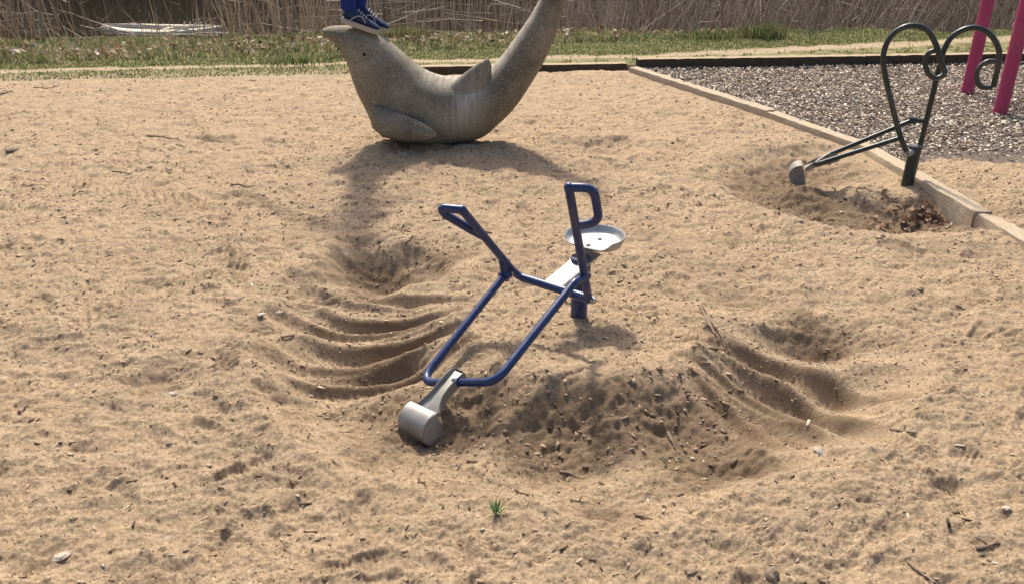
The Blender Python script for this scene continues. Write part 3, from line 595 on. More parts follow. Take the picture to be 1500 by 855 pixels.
# ------------------------------------------------------------------ dolphin sculpture
YD = 6.0
def dolphin():
    S = [((474, 42), (476, 51), .05), ((483, 39), (484, 59), .08), ((498, 38), (496, 67), .1), ((516, 38), (506, 84), .125), ((536, 41), (513, 103), .15), ((556, 50), (519, 122), .17), ((580, 69), (526, 140), .19), ((603, 89), (535, 157), .21),
         ((623, 103), (543, 174), .235), ((639, 110), (551, 190), .255), ((655, 113), (592, 208), .27), ((676, 112), (650, 210), .27), ((696, 111), (703, 201), .255), ((713, 105), (731, 180), .235), ((731, 87), (754, 157), .21),
         ((748, 65), (777, 124), .185), ((765, 41), (799, 86), .16), ((779, 20), (815, 46), .135), ((790, 0), (828, 6), .11), ((799, -20), (834, -20), .09), ((807, -38), (838, -40), .065), ((815, -56), (842, -60), .05)]
    U = np.array([at_depth(*s[0], YD) for s in S]); Lo = np.array([at_depth(*s[1], YD) for s in S]); Wd = np.array([s[2] for s in S])
    def cr(A, t):
        k = int(min(max(math.floor(t), 0), len(A) - 2)); f = t - k; p0, p1, p2, p3 = A[max(k - 1, 0)], A[k], A[k + 1], A[min(k + 2, len(A) - 1)]
        return .5 * (2 * p1 + (p2 - p0) * f + (2 * p0 - 5 * p1 + 4 * p2 - p3) * f * f + (3 * p1 - p0 - 3 * p2 + p3) * f ** 3)
    base = Vector((-.62, YD, 0)); g = thing('dolphin_sculpture', 'grey aggregate concrete dolphin sculpture with raised tail behind blue digger', 'sculpture', base)
    n, m = 110, 56; V = []; wear = []
    for i in range(n):
        t = (len(S) - 1) * i / (n - 1); u, l, w_ = cr(U, t), cr(Lo, t), float(cr(Wd, t)); c = (u + l) / 2; hv = (u - l) / 2
        for k in range(m):
            a = 2 * math.pi * k / m; ca, sa = math.cos(a), math.sin(a); e = .92
            p = c + hv * (math.copysign(abs(ca) ** e, ca)) + np.array([0, 1, 0]) * (w_ * math.copysign(abs(sa) ** e, sa)) ; V.append(p)
            # bleached streaks where children slide off the side below the fin, and sunlight painted into the colour along the back ridge
            wf = math.exp(-((t - 11.7 + .25 * math.sin(a * 3)) / .75) ** 2) * (1.1 if sa < .1 else .3) * max(0, min(1, .6 + ca * .9)) ; wf = max(wf, .9 * max(0, ca - .6) / .4 * (1 if 8 < t < 18 else .25)); wear.append(wf)
    V = np.array(V); Fa = []
    for i in range(n - 1):
        for k in range(m): Fa.append((i * m + k, i * m + (k + 1) % m, (i + 1) * m + (k + 1) % m, (i + 1) * m + k))
    c0, c1 = len(V), len(V) + 1; V = np.vstack([V, V[:m].mean(0), V[-m:].mean(0)]); wear += [0, 0]
    for k in range(m): Fa.append((c0, (k + 1) % m, k, k)); Fa.append((c1, (n - 1) * m + k, (n - 1) * m + (k + 1) % m, (n - 1) * m + (k + 1) % m))
    q4 = np.array([f for f in Fa if f[2] != f[3]]); tri = [f[:3] for f in Fa if f[2] == f[3]]
    bm = bmesh.new(); vv = [bm.verts.new(p) for p in V]
    for f in q4: bm.faces.new([vv[i] for i in f])
    for f in tri: bm.faces.new([vv[i] for i in f])
    me = bm_done(bm, 'body'); a = me.attributes.new('wear', 'FLOAT', 'POINT'); a.data.foreach_set('value', np.array(wear, np.float32)); body = link('body', me, M_CONC, g)
    # flippers, fin and flukes: lens-shaped blades from an outline
    def blade(name, root, tip, chord, thick, wearv=0, sweep=.3, N=14, rnd=1.):
        root, tip, chord = map(np.array, (root, tip, chord)); sp = tip - root; nrm = np.cross(sp, chord); nrm = nrm / np.linalg.norm(nrm); bm = bmesh.new(); rows = []; K = 20
        for i in range(N + 1):
            s = i / N; f = max(.02, (1 - s ** 2.6)) ** .6 * (1 - .35 * s * rnd); c = root + sp * s + chord * (sweep * s * s); row = []
            for k in range(K):
                a = 2 * math.pi * k / K; row.append(bm.verts.new(c + chord * (.5 * f * math.cos(a)) + nrm * (thick * f * math.sin(a))))
            rows.append(row)
        for A, B in zip(rows, rows[1:]):
            for k in range(K): bm.faces.new((A[k], A[(k + 1) % K], B[(k + 1) % K], B[k]))
        bm.faces.new(rows[0][::-1]); bm.faces.new(rows[-1]); me = bm_done(bm, name); at = me.attributes.new('wear', 'FLOAT', 'POINT'); at.data.foreach_set('value', np.full(len(me.vertices), wearv, np.float32))
        return link(name, me, M_CONC, g)
    P = lambda x, y, Y: at_depth(x, y, Y)
    blade('flipper', P(557, 178, YD - .22), P(640, 201, YD - .39), P(572, 208, YD - .25) - P(560, 160, YD - .2), .075, sweep=-.1, rnd=.6)
    blade('flipper', P(578, 176, YD + .2), P(630, 180, YD + .36), P(585, 205, YD + .24) - P(570, 150, YD + .2), .055, sweep=-.12)
    blade('dorsal_fin', P(668, 158, YD - .13), P(709, 87, YD - .13), P(710, 136, YD - .15) - P(626, 138, YD - .15), .1, .35, sweep=.06, rnd=1.35)
    tp = P(828, -48, YD)
    for s in (-1, 1): blade('tail_fluke', tp + np.array([-.01, s * .01, -.02]), tp + np.array([.07, s * .36, .12]), np.array([.1, 0, .2]), .025, sweep=.25)
    # eye: drilled socket
    e = P(535, 79, YD); 
    best = min((v for v in V if v[1] < YD), key=lambda v: abs(proj_px(v)[0] - 535) + abs(proj_px(v)[1] - 79)); ec = Vector(best)
    bm = bmesh.new(); bmesh.ops.create_uvsphere(bm, u_segments=16, v_segments=10, radius=.012, matrix=Matrix.Translation(ec) @ Matrix.Diagonal((1, .5, .9, 1))); link('eye', bm_done(bm, 'eye'), M_DARK, g)
    return V
def proj_px(p):
    y, z = p[1], p[2] - CAM_H; d = y * math.cos(PITCH) - z * math.sin(PITCH); u = y * math.sin(PITCH) + z * math.cos(PITCH); return 750 + FPX * p[0] / d, 427.5 - FPX * u / d
DV = dolphin()

# ------------------------------------------------------------------ pink posts of the climbing frame
for px, py, lab in ((1417, 135, 'far pink post of climbing frame, standing in wood chips behind green handles'), (1465, 165, 'near pink post of climbing frame, right of the green handles')):
    b = on_level(px, py, -.03); g = thing('climbing_frame_post', lab, 'post', tuple(b), 'pink climbing frame posts')
    tube('pole', [b - np.array([0, 0, .3]), b + np.array([0, 0, 2.5])], .056, M_PINK, g, 32); tube('cap', [b + np.array([0, 0, 2.5]), b + np.array([0, 0, 2.53]), b + np.array([0, 0, 2.55])], .06, M_PINK, g, 32, rfun=lambda s: 1 - .5 * max(0, s - .4))
    tube('collar', [b + np.array([0, 0, 1.5]), b + np.array([0, 0, 1.56])], .062, M_PINK, g, 32)
# ------------------------------------------------------------------ child standing on the dolphin's head (most of the body is above the picture; its shadow falls on the sand)
M_JEAN = mat_plain('blue_trouser_cloth', (.012, .028, .14), (.02, .045, .21), 60, .85, .2); M_SHOE = mat_plain('navy_shoe_mesh', (.012, .024, .062), (.035, .065, .13), 150, .8, .2, .5)
M_SOLE = mat_plain('dusty_white_sole', (.3, .25, .19), (.5, .44, .35), 60, .8); M_LACE = mat_plain('grey_lace', (.3, .29, .27), (.45, .43, .4), 80)
M_SKIN = mat_plain('skin', (.5, .3, .21), (.58, .36, .26), 30, .6); M_JACKET = mat_plain('dark_jacket_cloth', (.03, .035, .06), (.05, .055, .09), 60, .9); M_HAIR = mat_plain('brown_hair', (.05, .03, .018), (.1, .06, .035), 90, .6)
def skinned(name, verts, edges, radii, mat, parent, sub=2):
    me = bpy.data.meshes.new(name); me.from_pydata([Vector(v) - Vector(parent.location) for v in verts], edges, []); o = bpy.data.objects.new(name, me); COL.objects.link(o); o.parent = parent; me.materials.append(mat)
    md = o.modifiers.new('skin', 'SKIN'); md.use_smooth_shade = True
    for i, r in enumerate(radii): me.skin_vertices[0].data[i].radius = r if isinstance(r, tuple) else (r, r)
    me.skin_vertices[0].data[0].use_root = True
    s = o.modifiers.new('sub', 'SUBSURF'); s.levels = s.render_levels = sub; return o
def person():
    heel, toe = at_depth(501, 31, YD - .08), at_depth(555, 49.5, YD - .08); f = toe - heel; L = np.linalg.norm(f); f = f / L; side = np.array([0, 1, 0.]); nu = np.cross(side, f); nu = -nu if nu[2] < 0 else nu; Z = np.array([0, 0, 1.])
    g = thing('person', 'person in blue trousers and navy trainers standing on the dolphin head', 'person', tuple(heel))
    ank = []
    for k, off in ((0, np.array([0, 0, 0.])), (1, np.array([.045, .15, .0]))):
        h0 = heel + off - (np.array([0, 0, .012]) if k else 0)
        # upper
        prof = [(.0, .030, .050, .018), (.06, .036, .085, .012), (.2, .038, .098, .01), (.33, .038, .095, .008), (.46, .04, .078, .008), (.6, .044, .06, .008), (.74, .047, .05, .008), (.88, .042, .04, .008), (.97, .028, .028, .01), (1.0, .012, .02, .012)]
        bm = bmesh.new(); rows = []
        for s, hw_, top, bot in prof:
            c = h0 + f * (s * L); row = []
            for q in range(16):
                a = 2 * math.pi * q / 16; zz = (top + bot) / 2 + (top - bot) / 2 * math.sin(a); row.append(bm.verts.new(c + side * (hw_ * math.cos(a) * (1 - .25 * max(0, math.sin(a)) * (top > .07))) + nu * (zz + .014)))
            rows.append(row)
        for A, B in zip(rows, rows[1:]):
            for q in range(16): bm.faces.new((A[q], A[(q + 1) % 16], B[(q + 1) % 16], B[q]))
        bm.faces.new(rows[0][::-1]); bm.faces.new(rows[-1]); sh = link('shoe', bm_done(bm, 'shoe'), M_SHOE, g)
        bm = bmesh.new(); ol = []
        for q in range(28):
            a = 2 * math.pi * q / 28; s = .5 - .5 * math.cos(a); wv = .05 * (1 - abs(2 * s - 1) ** 4) ** .5 * (1 - .12 * math.sin(s * 5)) + .004; ol.append((s * 1.04 - .02, math.copysign(wv, math.sin(a)) if 0 < q != 14 else 0))
        ring = [[bm.verts.new(h0 + f * (s * L) + side * wv * (1 if z_ != .012 else 1.03) + nu * z_) for s, wv in ol] for z_ in (-.006, .012, .026)]
        for A, B in zip(ring, ring[1:]):
            for q in range(28): bm.faces.new((A[q], A[(q + 1) % 28], B[(q + 1) % 28], B[q]))
        bm.faces.new(ring[0][::-1]); bm.faces.new(ring[-1]); autosmooth(link('sole', bm_done(bm, 'sole'), M_SOLE, sh), 50)
        for i in range(4):
            s = .36 + .075 * i; top = np.interp(s, [p[0] for p in prof], [p[2] for p in prof]) + .015; c = h0 + f * (s * L) + nu * top
            tube('lace', [c - side * .03 - nu * .01, c + nu * .004, c + side * .03 - nu * .01], .0035, M_LACE, sh, 6)
        # curved pale stripe on the outer side
        st = []
        for i in range(9):
            s = .22 + .4 * i / 8; hwv = np.interp(s, [p[0] for p in prof], [p[1] for p in prof]); zz = .03 + .045 * math.sin(i / 8 * math.pi * .9); st.append(h0 + f * (s * L) - side * (hwv * 1.0 + .001) + nu * zz)
        tube('side_stripe', st, .004, M_LACE, sh, 6)
        ank.append(h0 + f * (.2 * L) + Z * .1)
    a0, a1 = ank; mid = (a0 + a1) / 2; z0 = mid[2]
    hip = np.array([mid[0] + .03, mid[1], z0 + .62]); kn = [a + np.array([.045, 0, .3]) for a in ank]; hp = [hip + side * s * .075 + Z * -.03 for s in (-1, 1)]
    skinned('trousers', [hip + Z * .1, hip, hp[0], kn[0], a0 + Z * .05, a0 - Z * .035, hp[1], kn[1], a1 + Z * .05, a1 - Z * .035], [(0, 1), (1, 2), (2, 3), (3, 4), (4, 5), (1, 6), (6, 7), (7, 8), (8, 9)], [.12, .125, .095, .075, .056, .058, .095, .075, .056, .058], M_JEAN, g)
    chest = hip + Z * .33; nk = hip + Z * .5; sh = [nk + side * s * .15 - Z * .05 for s in (-1, 1)]; el = [s_ + side * k * .06 + np.array([q_, 0, -.2]) for s_, k, q_ in zip(sh, (-1, 1), (-.13, .08))]; wr = [e + side * k * .03 + np.array([q_, 0, -.15]) for e, k, q_ in zip(el, (-1, 1), (-.12, .13))]
    # body: one continuous figure
    V = [hip, chest, nk, nk + Z * .07, nk + Z * .15 + np.array([.02, 0, 0]), nk + Z * .23 + np.array([.015, 0, 0]), nk + Z * .15 + np.array([.115, 0, 0])]; E = [(0, 1), (1, 2), (2, 3), (3, 4), (4, 5), (4, 6)]; Rr = [.1, .105, .06, .045, (.078, .09), (.07, .075), .012]
    for k, s in ((0, -1), (1, 1)):
        b = len(V); palm = wr[k] + np.array([.03, 0, -.05]); V += [sh[k], el[k], wr[k], palm]; E += [(2, b), (b, b + 1), (b + 1, b + 2), (b + 2, b + 3)]; Rr += [.05, .038, .026, (.028, .018)]
        for j, (dy, ln) in enumerate(((-.022, .06), (-.008, .07), (.008, .066), (.022, .052))):
            c = len(V); V += [palm + np.array([dy * .9, 0, -.032]) , palm + np.array([dy + .008, s * -.006, -.035 - ln * .55]), palm + np.array([dy + .006, s * -.02, -.035 - ln])]; E += [(b + 3, c), (c, c + 1), (c + 1, c + 2)]; Rr += [.009, .008, .006]
        c = len(V); V += [palm + np.array([.03, s * -.012, .01]), palm + np.array([.048, s * -.02, -.025])]; E += [(b + 3, c), (c, c + 1)]; Rr += [.01, .008]
        lg = len(V); V += [hp[k], kn[k], a := ank[k], ank[k] - Z * .05]; E += [(0, lg), (lg, lg + 1), (lg + 1, lg + 2), (lg + 2, lg + 3)]; Rr += [.075, .05, .036, .034]
    skinned('body', V, E, Rr, M_SKIN, g)
    skinned('jacket', [hip + Z * .06, chest, nk - Z * .01, sh[0], el[0], wr[0] + Z * .02, sh[1], el[1], wr[1] + Z * .02], [(0, 1), (1, 2), (2, 3), (3, 4), (4, 5), (2, 6), (6, 7), (7, 8)], [(.15, .14), (.145, .145), .08, .072, .052, .042, .068, .052, .042], M_JACKET, g)
    skinned('hair', [nk + Z * .26 + np.array([.0, 0, 0]), nk + Z * .2 + np.array([-.05, 0, 0]), nk + Z * .25 + np.array([.06, 0, 0])], [(0, 1), (0, 2)], [(.088, .085), (.06, .075), (.05, .06)], M_HAIR, g)
    head = nk + Z * .15
    for s in (-1, 1):
        for nm, off, rr, mt in (('eye', np.array([.1, s * .033, .03]), .011, M_DARK), ('ear', np.array([.015, s * .088, .015]), .022, M_SKIN)):
            bm = bmesh.new(); bmesh.ops.create_uvsphere(bm, u_segments=12, v_segments=8, radius=rr, matrix=Matrix.Translation(Vector(head + off)) @ Matrix.Diagonal((1, .45 if nm == 'ear' else 1, 1, 1))); link(nm, bm_done(bm, nm), mt, g)
    tube('mouth', [head + np.array([.098, -.022, -.045]), head + np.array([.106, 0, -.047]), head + np.array([.098, .022, -.045])], .005, mat_plain('lips', (.35, .12, .1), (.42, .16, .13)), g, 8)
person()

# ------------------------------------------------------------------ pale kayak-like hull in the reeds at the pond edge
def hull():
    a, b = on_level(150, 39, -.33), on_level(324, 42, -.33); c = (a + b) / 2 - np.array([0, 0, .085]); L = np.linalg.norm(b - a); d = (b - a) / L; sd = np.array([-d[1], d[0], 0]); Z = np.array([0, 0, 1.]); g = thing('old_boat_hull', 'pale open boat hull lying in the reeds at the pond edge', 'boat', tuple(c - Z * .08))
    n, W = 48, .95; bm = bmesh.new(); rows = []
    for i in range(n + 1):
        s = i / n * 2 - 1; hw_ = max(.012, W / 2 * (1 - abs(s) ** 2.4) ** .75); sheer = .045 * s * s
        rows.append([bm.verts.new(c + d * (s * L / 2) + sd * (u * hw_) + Z * (z_ + sheer)) for u, z_ in ((-.5, -.14), (-.92, -.08), (-1, .06), (-.97, .075), (-.6, .085), (-.55, .05), (-.4, -.09), (.4, -.09), (.55, .05), (.6, .085), (.97, .075), (1, .06), (.92, -.08), (.5, -.14))])
    for A, B in zip(rows, rows[1:]):
        for k in range(14): bm.faces.new((A[k], A[(k + 1) % 14], B[(k + 1) % 14], B[k]))
    bm.faces.new(rows[0][::-1]); bm.faces.new(rows[-1]); link('shell', bm_done(bm, 'shell'), M_HULL, g)
    for s in (.05, -.97, .93): box_frame('thwart', c + d * (s * L / 2 * .97) + Z * (.045 + .03 * s * s), d * (.05 if abs(s) < .5 else .06), sd * W * (.46 if abs(s) < .5 else .1), Z * .014, M_HULL, g, .004)
    for k in range(6):                              # ribs showing on the inside of the far gunwale
        s = .2 + .1 * k; hw_ = W / 2 * (1 - abs(s) ** 2.4) ** .75; p = c + d * (s * L / 2)
        tube('rib', [p + sd * hw_ * .3 - Z * .06, p + sd * hw_ * .8 + Z * .03, p + sd * hw_ * .86 + Z * .1, p + d * .05 + sd * hw_ * .7 + Z * .14], .013, M_HULL, g, 6)
hull()

# ------------------------------------------------------------------ twigs, stones, leaves one can pick out
TW = [((737, 250), (733, 268), (712, 278), (700, 281), .004, 'thin curved twig on sand above the blue left handle'),
      ((1026, 447), (1036, 470), (1047, 488), (1058, 503), .006, 'straight grey stick slanting on sand right of the blue post'),
      ((1030, 447), (1043, 472), (1055, 490), (1066, 502), .005, 'second slanting stick lying beside the straight grey stick'),
      ((1014, 507), (1050, 510), (1080, 513), (1112, 518), .005, 'level twig crossing below the two slanting sticks'),
      ((1049, 520), (1050, 532), (1053, 541), (1055, 549), .004, 'short upright-looking twig below the crossed sticks'),
      ((1096, 520), (1104, 510), (1111, 507), (1118, 504), .004, 'small forked twig at the right end of the level twig'),
      ((1008, 538), (1022, 547), (1038, 556), (1050, 566), .004, 'thin twig on the mound shoulder left of the right grooves'),
      ((412, 493), (430, 490), (447, 486), (461, 482), .006, 'brown stick lying at the left rim of the dug ditch'),
      ((295, 417), (300, 410), (308, 404), (313, 394), .006, 'dark broken twig on sand left of the dug ditch'),
      ((338, 271), (350, 270), (362, 273), (374, 272), .006, 'dark twig on sand left of the child shadow'),
      ((164, 251), (178, 252), (190, 255), (204, 245), .005, 'bent dark twig in the left middle sand'),
      ((50, 128), (70, 130), (86, 126), (101, 121), .006, 'long bent twig on sand near the left grass strip'),
      ((0, 138), (10, 136), (16, 134), (22, 136), .008, 'dark twig at the left picture edge below the grass'),
      ((30, 271), (48, 272), (60, 271), (72, 270), .004, 'thin level twig on the far left sand'),
      ((586, 334), (592, 326), (596, 320), (601, 312), .004, 'pale thin twig on sand below the dolphin shadow'),
      ((215, 199), (232, 200), (250, 203), (262, 203), .007, 'low brown stick on sand left of the dolphin'),
      ((1305, 628), (1318, 630), (1330, 632), (1342, 633), .007, 'dark short stick on sand right of the grooves'),
      ((1330, 822), (1345, 835), (1360, 847), (1372, 853), .006, 'brown stick at the bottom edge right of centre'),
      ((1430, 802), (1442, 800), (1452, 797), (1462, 790), .007, 'dark bark strip near the lower right corner'),
      ((1386, 335), (1395, 327), (1407, 318), (1420, 310), .008, 'pale stick lying in the leaf-filled pit by the timber'),
      ((1415, 325), (1419, 331), (1422, 334), (1425, 337), .004, 'tiny pale twig in the leaf pit at timber corner'),
      ((1345, 278), (1353, 275), (1358, 272), (1363, 268), .005, 'pale twig beside the foot of the green post'),
      ((820, 690), (835, 692), (845, 697), (856, 700), .006, 'short brown stick below the mound face'),
      ((836, 731), (845, 733), (852, 734), (860, 736), .005, 'little dark stick right of the green sprig'),
      ((930, 753), (940, 755), (948, 757), (955, 759), .005, 'forked brown stick on sand below the mound'),
      ((28, 603), (32, 599), (36, 595), (40, 590), .008, 'dark bark piece at the left edge of the sand'),
      ((978, 632), (984, 645), (990, 655), (995, 662), .006, 'root-like stick on the steep mound face')]
for a, b, c, d, r, lab in TW:
    P = []
    for q in (a, b, c, d):
        p = on_level(*q, 0)
        for _ in range(6): p = on_level(*q, float(sand_z(p[0], p[1])) + r * .8)
        P.append(p)
    g = tube('twig', fillet(P, .02), r * .75, M_TWIG if 'pale' not in lab else M_STONE, None, 7, rfun=lambda s: 1.1 - .65 * s); tag(g, lab, 'twig')
    if len(P) and r > .0045 and random.random() < .6:
        m = (Vector(P[1]) + Vector(P[2])) / 2; k = Vector((random.uniform(-1, 1), random.uniform(-1, 1), .3)) * .05; tube('side_shoot', [m, m + k * .5 + Vector((0, 0, .004)), m + k], r * .5, M_TWIG, g, 6)
def rock(name, px, py, r, lab, mat, flat=.6):
    p = on_level(px, py, 0)
    for _ in range(6): p = on_level(px, py, float(sand_z(p[0], p[1])))
    bm = bmesh.new(); bmesh.ops.create_icosphere(bm, subdivisions=2, radius=r)
    for v in bm.verts: v.co *= 1 + random.uniform(-.22, .22); v.co.z *= flat; v.co.x *= 1.35
    bmesh.ops.rotate(bm, verts=bm.verts, matrix=Matrix.Rotation(random.uniform(0, 6), 3, 'Z')); bmesh.ops.translate(bm, verts=bm.verts, vec=Vector(p) + Vector((0, 0, r * .25)))
    tag(link(name, bm_done(bm, name), mat, None, False), lab, 'stone')
rock('stone', 1197, 660, .014, 'pale pebble right of the grooved ditch, left of its pair', M_STONE); rock('stone', 1203, 664, .013, 'grey pebble right of the grooved ditch, right of its pair', mat_plain('grey_stone', (.2, .18, .16), (.34, .31, .28), 40))
rock('stone', 1474, 745, .01, 'pale pebble near the lower right edge', M_STONE); rock('stone', 90, 816, .015, 'white flat stone near the lower left corner', M_STONE, .35); rock('stone', 1012, 836, .016, 'brown pebble at the bottom edge right of centre', mat_plain('brown_stone', (.2, .14, .09), (.33, .24, .16), 40))
rock('stone', 410, 458, .012, 'small white stone left of the dug ditch', M_STONE, .5); rock('stone', 383, 461, .014, 'white wood sliver on sand left of the dug ditch', M_STONE, .3); rock('stone', 253, 577, .013, 'pale sliver beside the small dark hole at left', M_STONE, .4)
rock('stone', 1130, 842, .02, 'dark clod standing up at the bottom edge', M_TWIG, 1.0); rock('stone', 960, 108, .03, 'white pebble under the far timber corner', M_STONE); rock('stone', 18, 222, .035, 'dark clod on sand at the far left', M_TWIG, .5); rock('stone', 700, 563, .01, 'pale chip between the fork tubes and scoop', M_STONE, .5)
def sprig():
    p = on_level(727, 756, 0); p[2] = float(sand_z(p[0], p[1])); g = thing('green_sprig', 'small green weed sprig growing in the foreground sand', 'plant', tuple(p)); mt = mat_plain('sprig_green', (.05, .13, .03), (.11, .22, .06), 80, .6)
    for k in range(22):
        a = k * 2.4; ln = random.uniform(.022, .05); el = random.uniform(.5, 1.35); dv = Vector((math.cos(a) * math.cos(el), math.sin(a) * math.cos(el), math.sin(el))); b = Vector(p) + Vector((math.cos(a), math.sin(a), 0)) * .006; sd = dv.cross(Vector((0, 0, 1))).normalized() * .0026; bm = bmesh.new()
        mid = b + dv * ln * .5 + Vector((0, 0, .003)); q = [bm.verts.new(x) for x in (b - sd * .5, b + sd * .5, mid + sd, mid - sd, b + dv * ln)]; bm.faces.new(q[:4]); bm.faces.new((q[3], q[2], q[4])); link('leaf', bm_done(bm, 'leaf'), mt, g)
sprig()

# ------------------------------------------------------------------ loose bits on the sand
def spread(n, r, ymin=.95, ymax=9., p=1.3, side=.95):
    y = ymin + (ymax - ymin) * r.random(n) ** p; x = y * r.uniform(-side, side, n); return x, y
r = np.random.default_rng(21)
x, y = spread(80000, r, p=.75); keep = (x < diag_x(y) - .08) & (vline(x, y) < 8.95) | (x > diag_x(y) + .12) & (y < 5.9); keep &= r.random(len(x)) < np.clip(.55 + 1.0 * perlin(x * 1.8, y * 1.8, 95), .12, 1); x, y = x[keep], y[keep]
P = np.stack([x, y, sand_z(x, y) + .0008], -1); size = .0036 + .0075 * r.random(len(x)) ** 5; size *= np.clip(y / 2.8, .8, 1.5)
BITC = [(.13, .085, .05), (.2, .135, .085), (.29, .2, .125), (.36, .26, .165), (.09, .06, .042), (.46, .35, .24), (.24, .165, .1)]
kind(link('wood_flecks', chips_mesh('wood_flecks', P, size, pal(r, len(x), BITC), r, .25, (.9, 4.5), .25), M_BITS, None, False), 'stuff', 'small dark wood flecks and grit strewn over the sand', 'debris')
# larger shreds: bark and old chips
x, y = spread(2600, r, p=1.25); keep = (x < diag_x(y) - .08) & (vline(x, y) < 8.95) | (x > diag_x(y) + .12) & (y < 6.); x, y = x[keep], y[keep]
P = np.stack([x, y, sand_z(x, y) + .002], -1); kind(link('bark_shreds', chips_mesh('bark_shreds', P, .006 + .009 * r.random(len(x)) ** 2.5, pal(r, len(x), BITC + [(.5, .42, .32)]), r, .3, (1.2, 5), .25), M_BITS, None, False), 'stuff', 'thin bark shreds lying about on the sand', 'debris')
# clods and chunks in the ditch, on the mound face and in the far pit
def ring_pts(n, c, a0, a1, r0, r1):
    a = np.radians(r.uniform(a0, a1, n)); q = r.uniform(r0, r1, n); return c[0] + q * np.cos(a), c[1] + q * np.sin(a)
xs, ys, ss = [], [], []
for n, c, a0, a1, r0, r1, sz in ((600, DIG, 232, 312, .62, 1.12, .013), (420, DIG, 165, 208, .72, 1.2, .007), (480, DIG, 302, 346, .72, 1.25, .008), (260, DIG, 205, 230, .8, 1.2, .01), (300, DIG2, 150, 330, .25, .85, .014), (500, DIG, 0, 360, .2, .7, .008), (160, (-.64, 3.9), 0, 360, .02, .28, .01)):
    a, b = ring_pts(n, c, a0, a1, r0, r1); xs.append(a); ys.append(b); ss.append(sz * (.25 + 1.1 * r.random(n) ** 3))
x, y, s = map(np.concatenate, (xs, ys, ss)); keep = x < diag_x(y) - .1; x, y, s = x[keep], y[keep], s[keep]
P = np.stack([x, y, sand_z(x, y) + s * .15], -1); kind(link('sand_clods', chips_mesh('sand_clods', P, s, pal(r, len(x), [(.22, .16, .1), (.32, .235, .15), (.4, .295, .19), (.15, .108, .07), (.48, .36, .235)]), r, .5, (.8, 2.8), .5), M_BITS, None, False), 'stuff', 'clods and chunks of moist sand dug out around the diggers', 'clods')
# dry leaves in the pit beside the timber
e = on_level(1385, 322, -.12); x = e[0] + r.normal(0, .17, 230); y = e[1] + r.normal(0, .12, 230); k = x < diag_x(y) - .1; x, y = x[k], y[k]
kind(link('dry_leaves', leaves_mesh('dry_leaves', np.stack([x, y, sand_z(x, y) + .006 + .012 * r.random(len(x))], -1), r.uniform(.025, .06, len(x)), pal(r, len(x), [(.22, .135, .085), (.32, .21, .13), (.15, .09, .06), (.45, .34, .235)]), r), M_LEAF, None, False), 'stuff', 'heap of brown dry leaves in the pit by the timber corner', 'leaves')
# wood chips
n = 48000; y = 5.35 + 4.6 * r.random(n) ** .85; x0 = diag_x(y) + .1; x = x0 + (9.3 - x0) * r.random(n) ** 1.25; keep = (vline(x, y) < 9.08); near = y + .1 * perlin(x * 2, y * 2, 72) + .06 * perlin(x * 7, y * 7, 73); keep &= r.random(n) < sstep(5.55, 6.15, near) ** 1.2 + .015; x, y = x[keep], y[keep]
P = np.stack([x, y, np.maximum(-.045 + .012 * perlin(x * 2, y * 2, 90), sand_z(x, y)) + .004 + .02 * r.random(len(x))], -1)
kind(link('wood_chips', chips_mesh('wood_chips', P, r.uniform(.011, .023, len(x)), pal(r, len(x), [(.38, .305, .225), (.5, .42, .33), (.26, .2, .15), (.62, .54, .43), (.17, .13, .095), (.74, .66, .54), (.42, .325, .235)], .25), r, .22, (1, 3.2), .38), M_BITS, None, False), 'stuff', 'bed of grey brown wood chips right of the timber border', 'wood chips')

# ------------------------------------------------------------------ bank: grass, leaf litter, reeds, brush
def bank_pts(n, x0, x1, v0, v1): x = r.uniform(x0, x1, n); v = r.uniform(v0, v1, n); return x, v + .09 * x, v
x, y, v = bank_pts(300000, -11, 11, 8.75, 12.2); pv, pw, gv = np.interp(x, PXK, PVK), np.interp(x, PXK, PWK), np.interp(x, PXK, GVK)
nz = perlin(x * 1.3, y * 1.6, 97); nz2 = perlin(x * 4, y * 5, 98); strip = (x < -1.2) & (v > 8.93 + .1 * nz) & (v < pv - pw) ; tuft = (x > -1.3) & (v > 9.26) & (v < pv - pw) & (nz2 > .0)
onpath = np.abs(v - pv + .1 * perlin(x, y, 86)) < pw; lawn = (v > pv + pw) & (v < gv + .15 * nz); rgh = (v >= gv + .15 * nz)
dens = np.where(strip, .6 + .5 * nz2, 0) + np.where(tuft, .4, 0) + np.where(lawn, .9, 0) + np.where(rgh, .55 + .5 * nz2, 0); dens = np.where(onpath, .03, dens)
k = r.random(len(x)) < dens; x, y, v, rgh, nz2 = x[k], y[k], v[k], rgh[k], nz2[k]; L = np.where(rgh, r.uniform(.02, .1, len(x)), r.uniform(.01, .032, len(x)))
gc = pal(r, len(x), [(.12, .15, .04), (.16, .19, .06), (.21, .22, .09), (.14, .17, .05)]); dc = pal(r, len(x), [(.42, .35, .2), (.32, .28, .13), (.5, .42, .27), (.2, .22, .09)]); dry = r.random(len(x)) < np.where(rgh, .62 - .5 * nz2, .28)
kind(link('bank_grass', blades_mesh('bank_grass', np.stack([x, y, bank_z(x, y) - .004], -1), L, np.where(rgh, .006, .006), np.where(dry[:, None], dc, gc), r, .7), M_GRASS, None, False), 'stuff', 'green and straw coloured grass on the bank behind the sand', 'grass')
LC = [(.4, .28, .18), (.3, .18, .11), (.55, .43, .3), (.2, .115, .07), (.62, .52, .4), (.13, .075, .05)]
n = 15000; x, y, v = bank_pts(n, -11, 11, 9.6, 12.6); gv = np.interp(x, PXK, GVK); off = v - gv; k = r.random(n) < np.exp(-((off - .45) / .45) ** 2) * (.3 + .7 * sstep(-.2, .3, perlin(x * 1.2, y * 2, 99))) + .03; k &= off > -.05 + .25 * r.random(n); x, y = x[k], y[k]
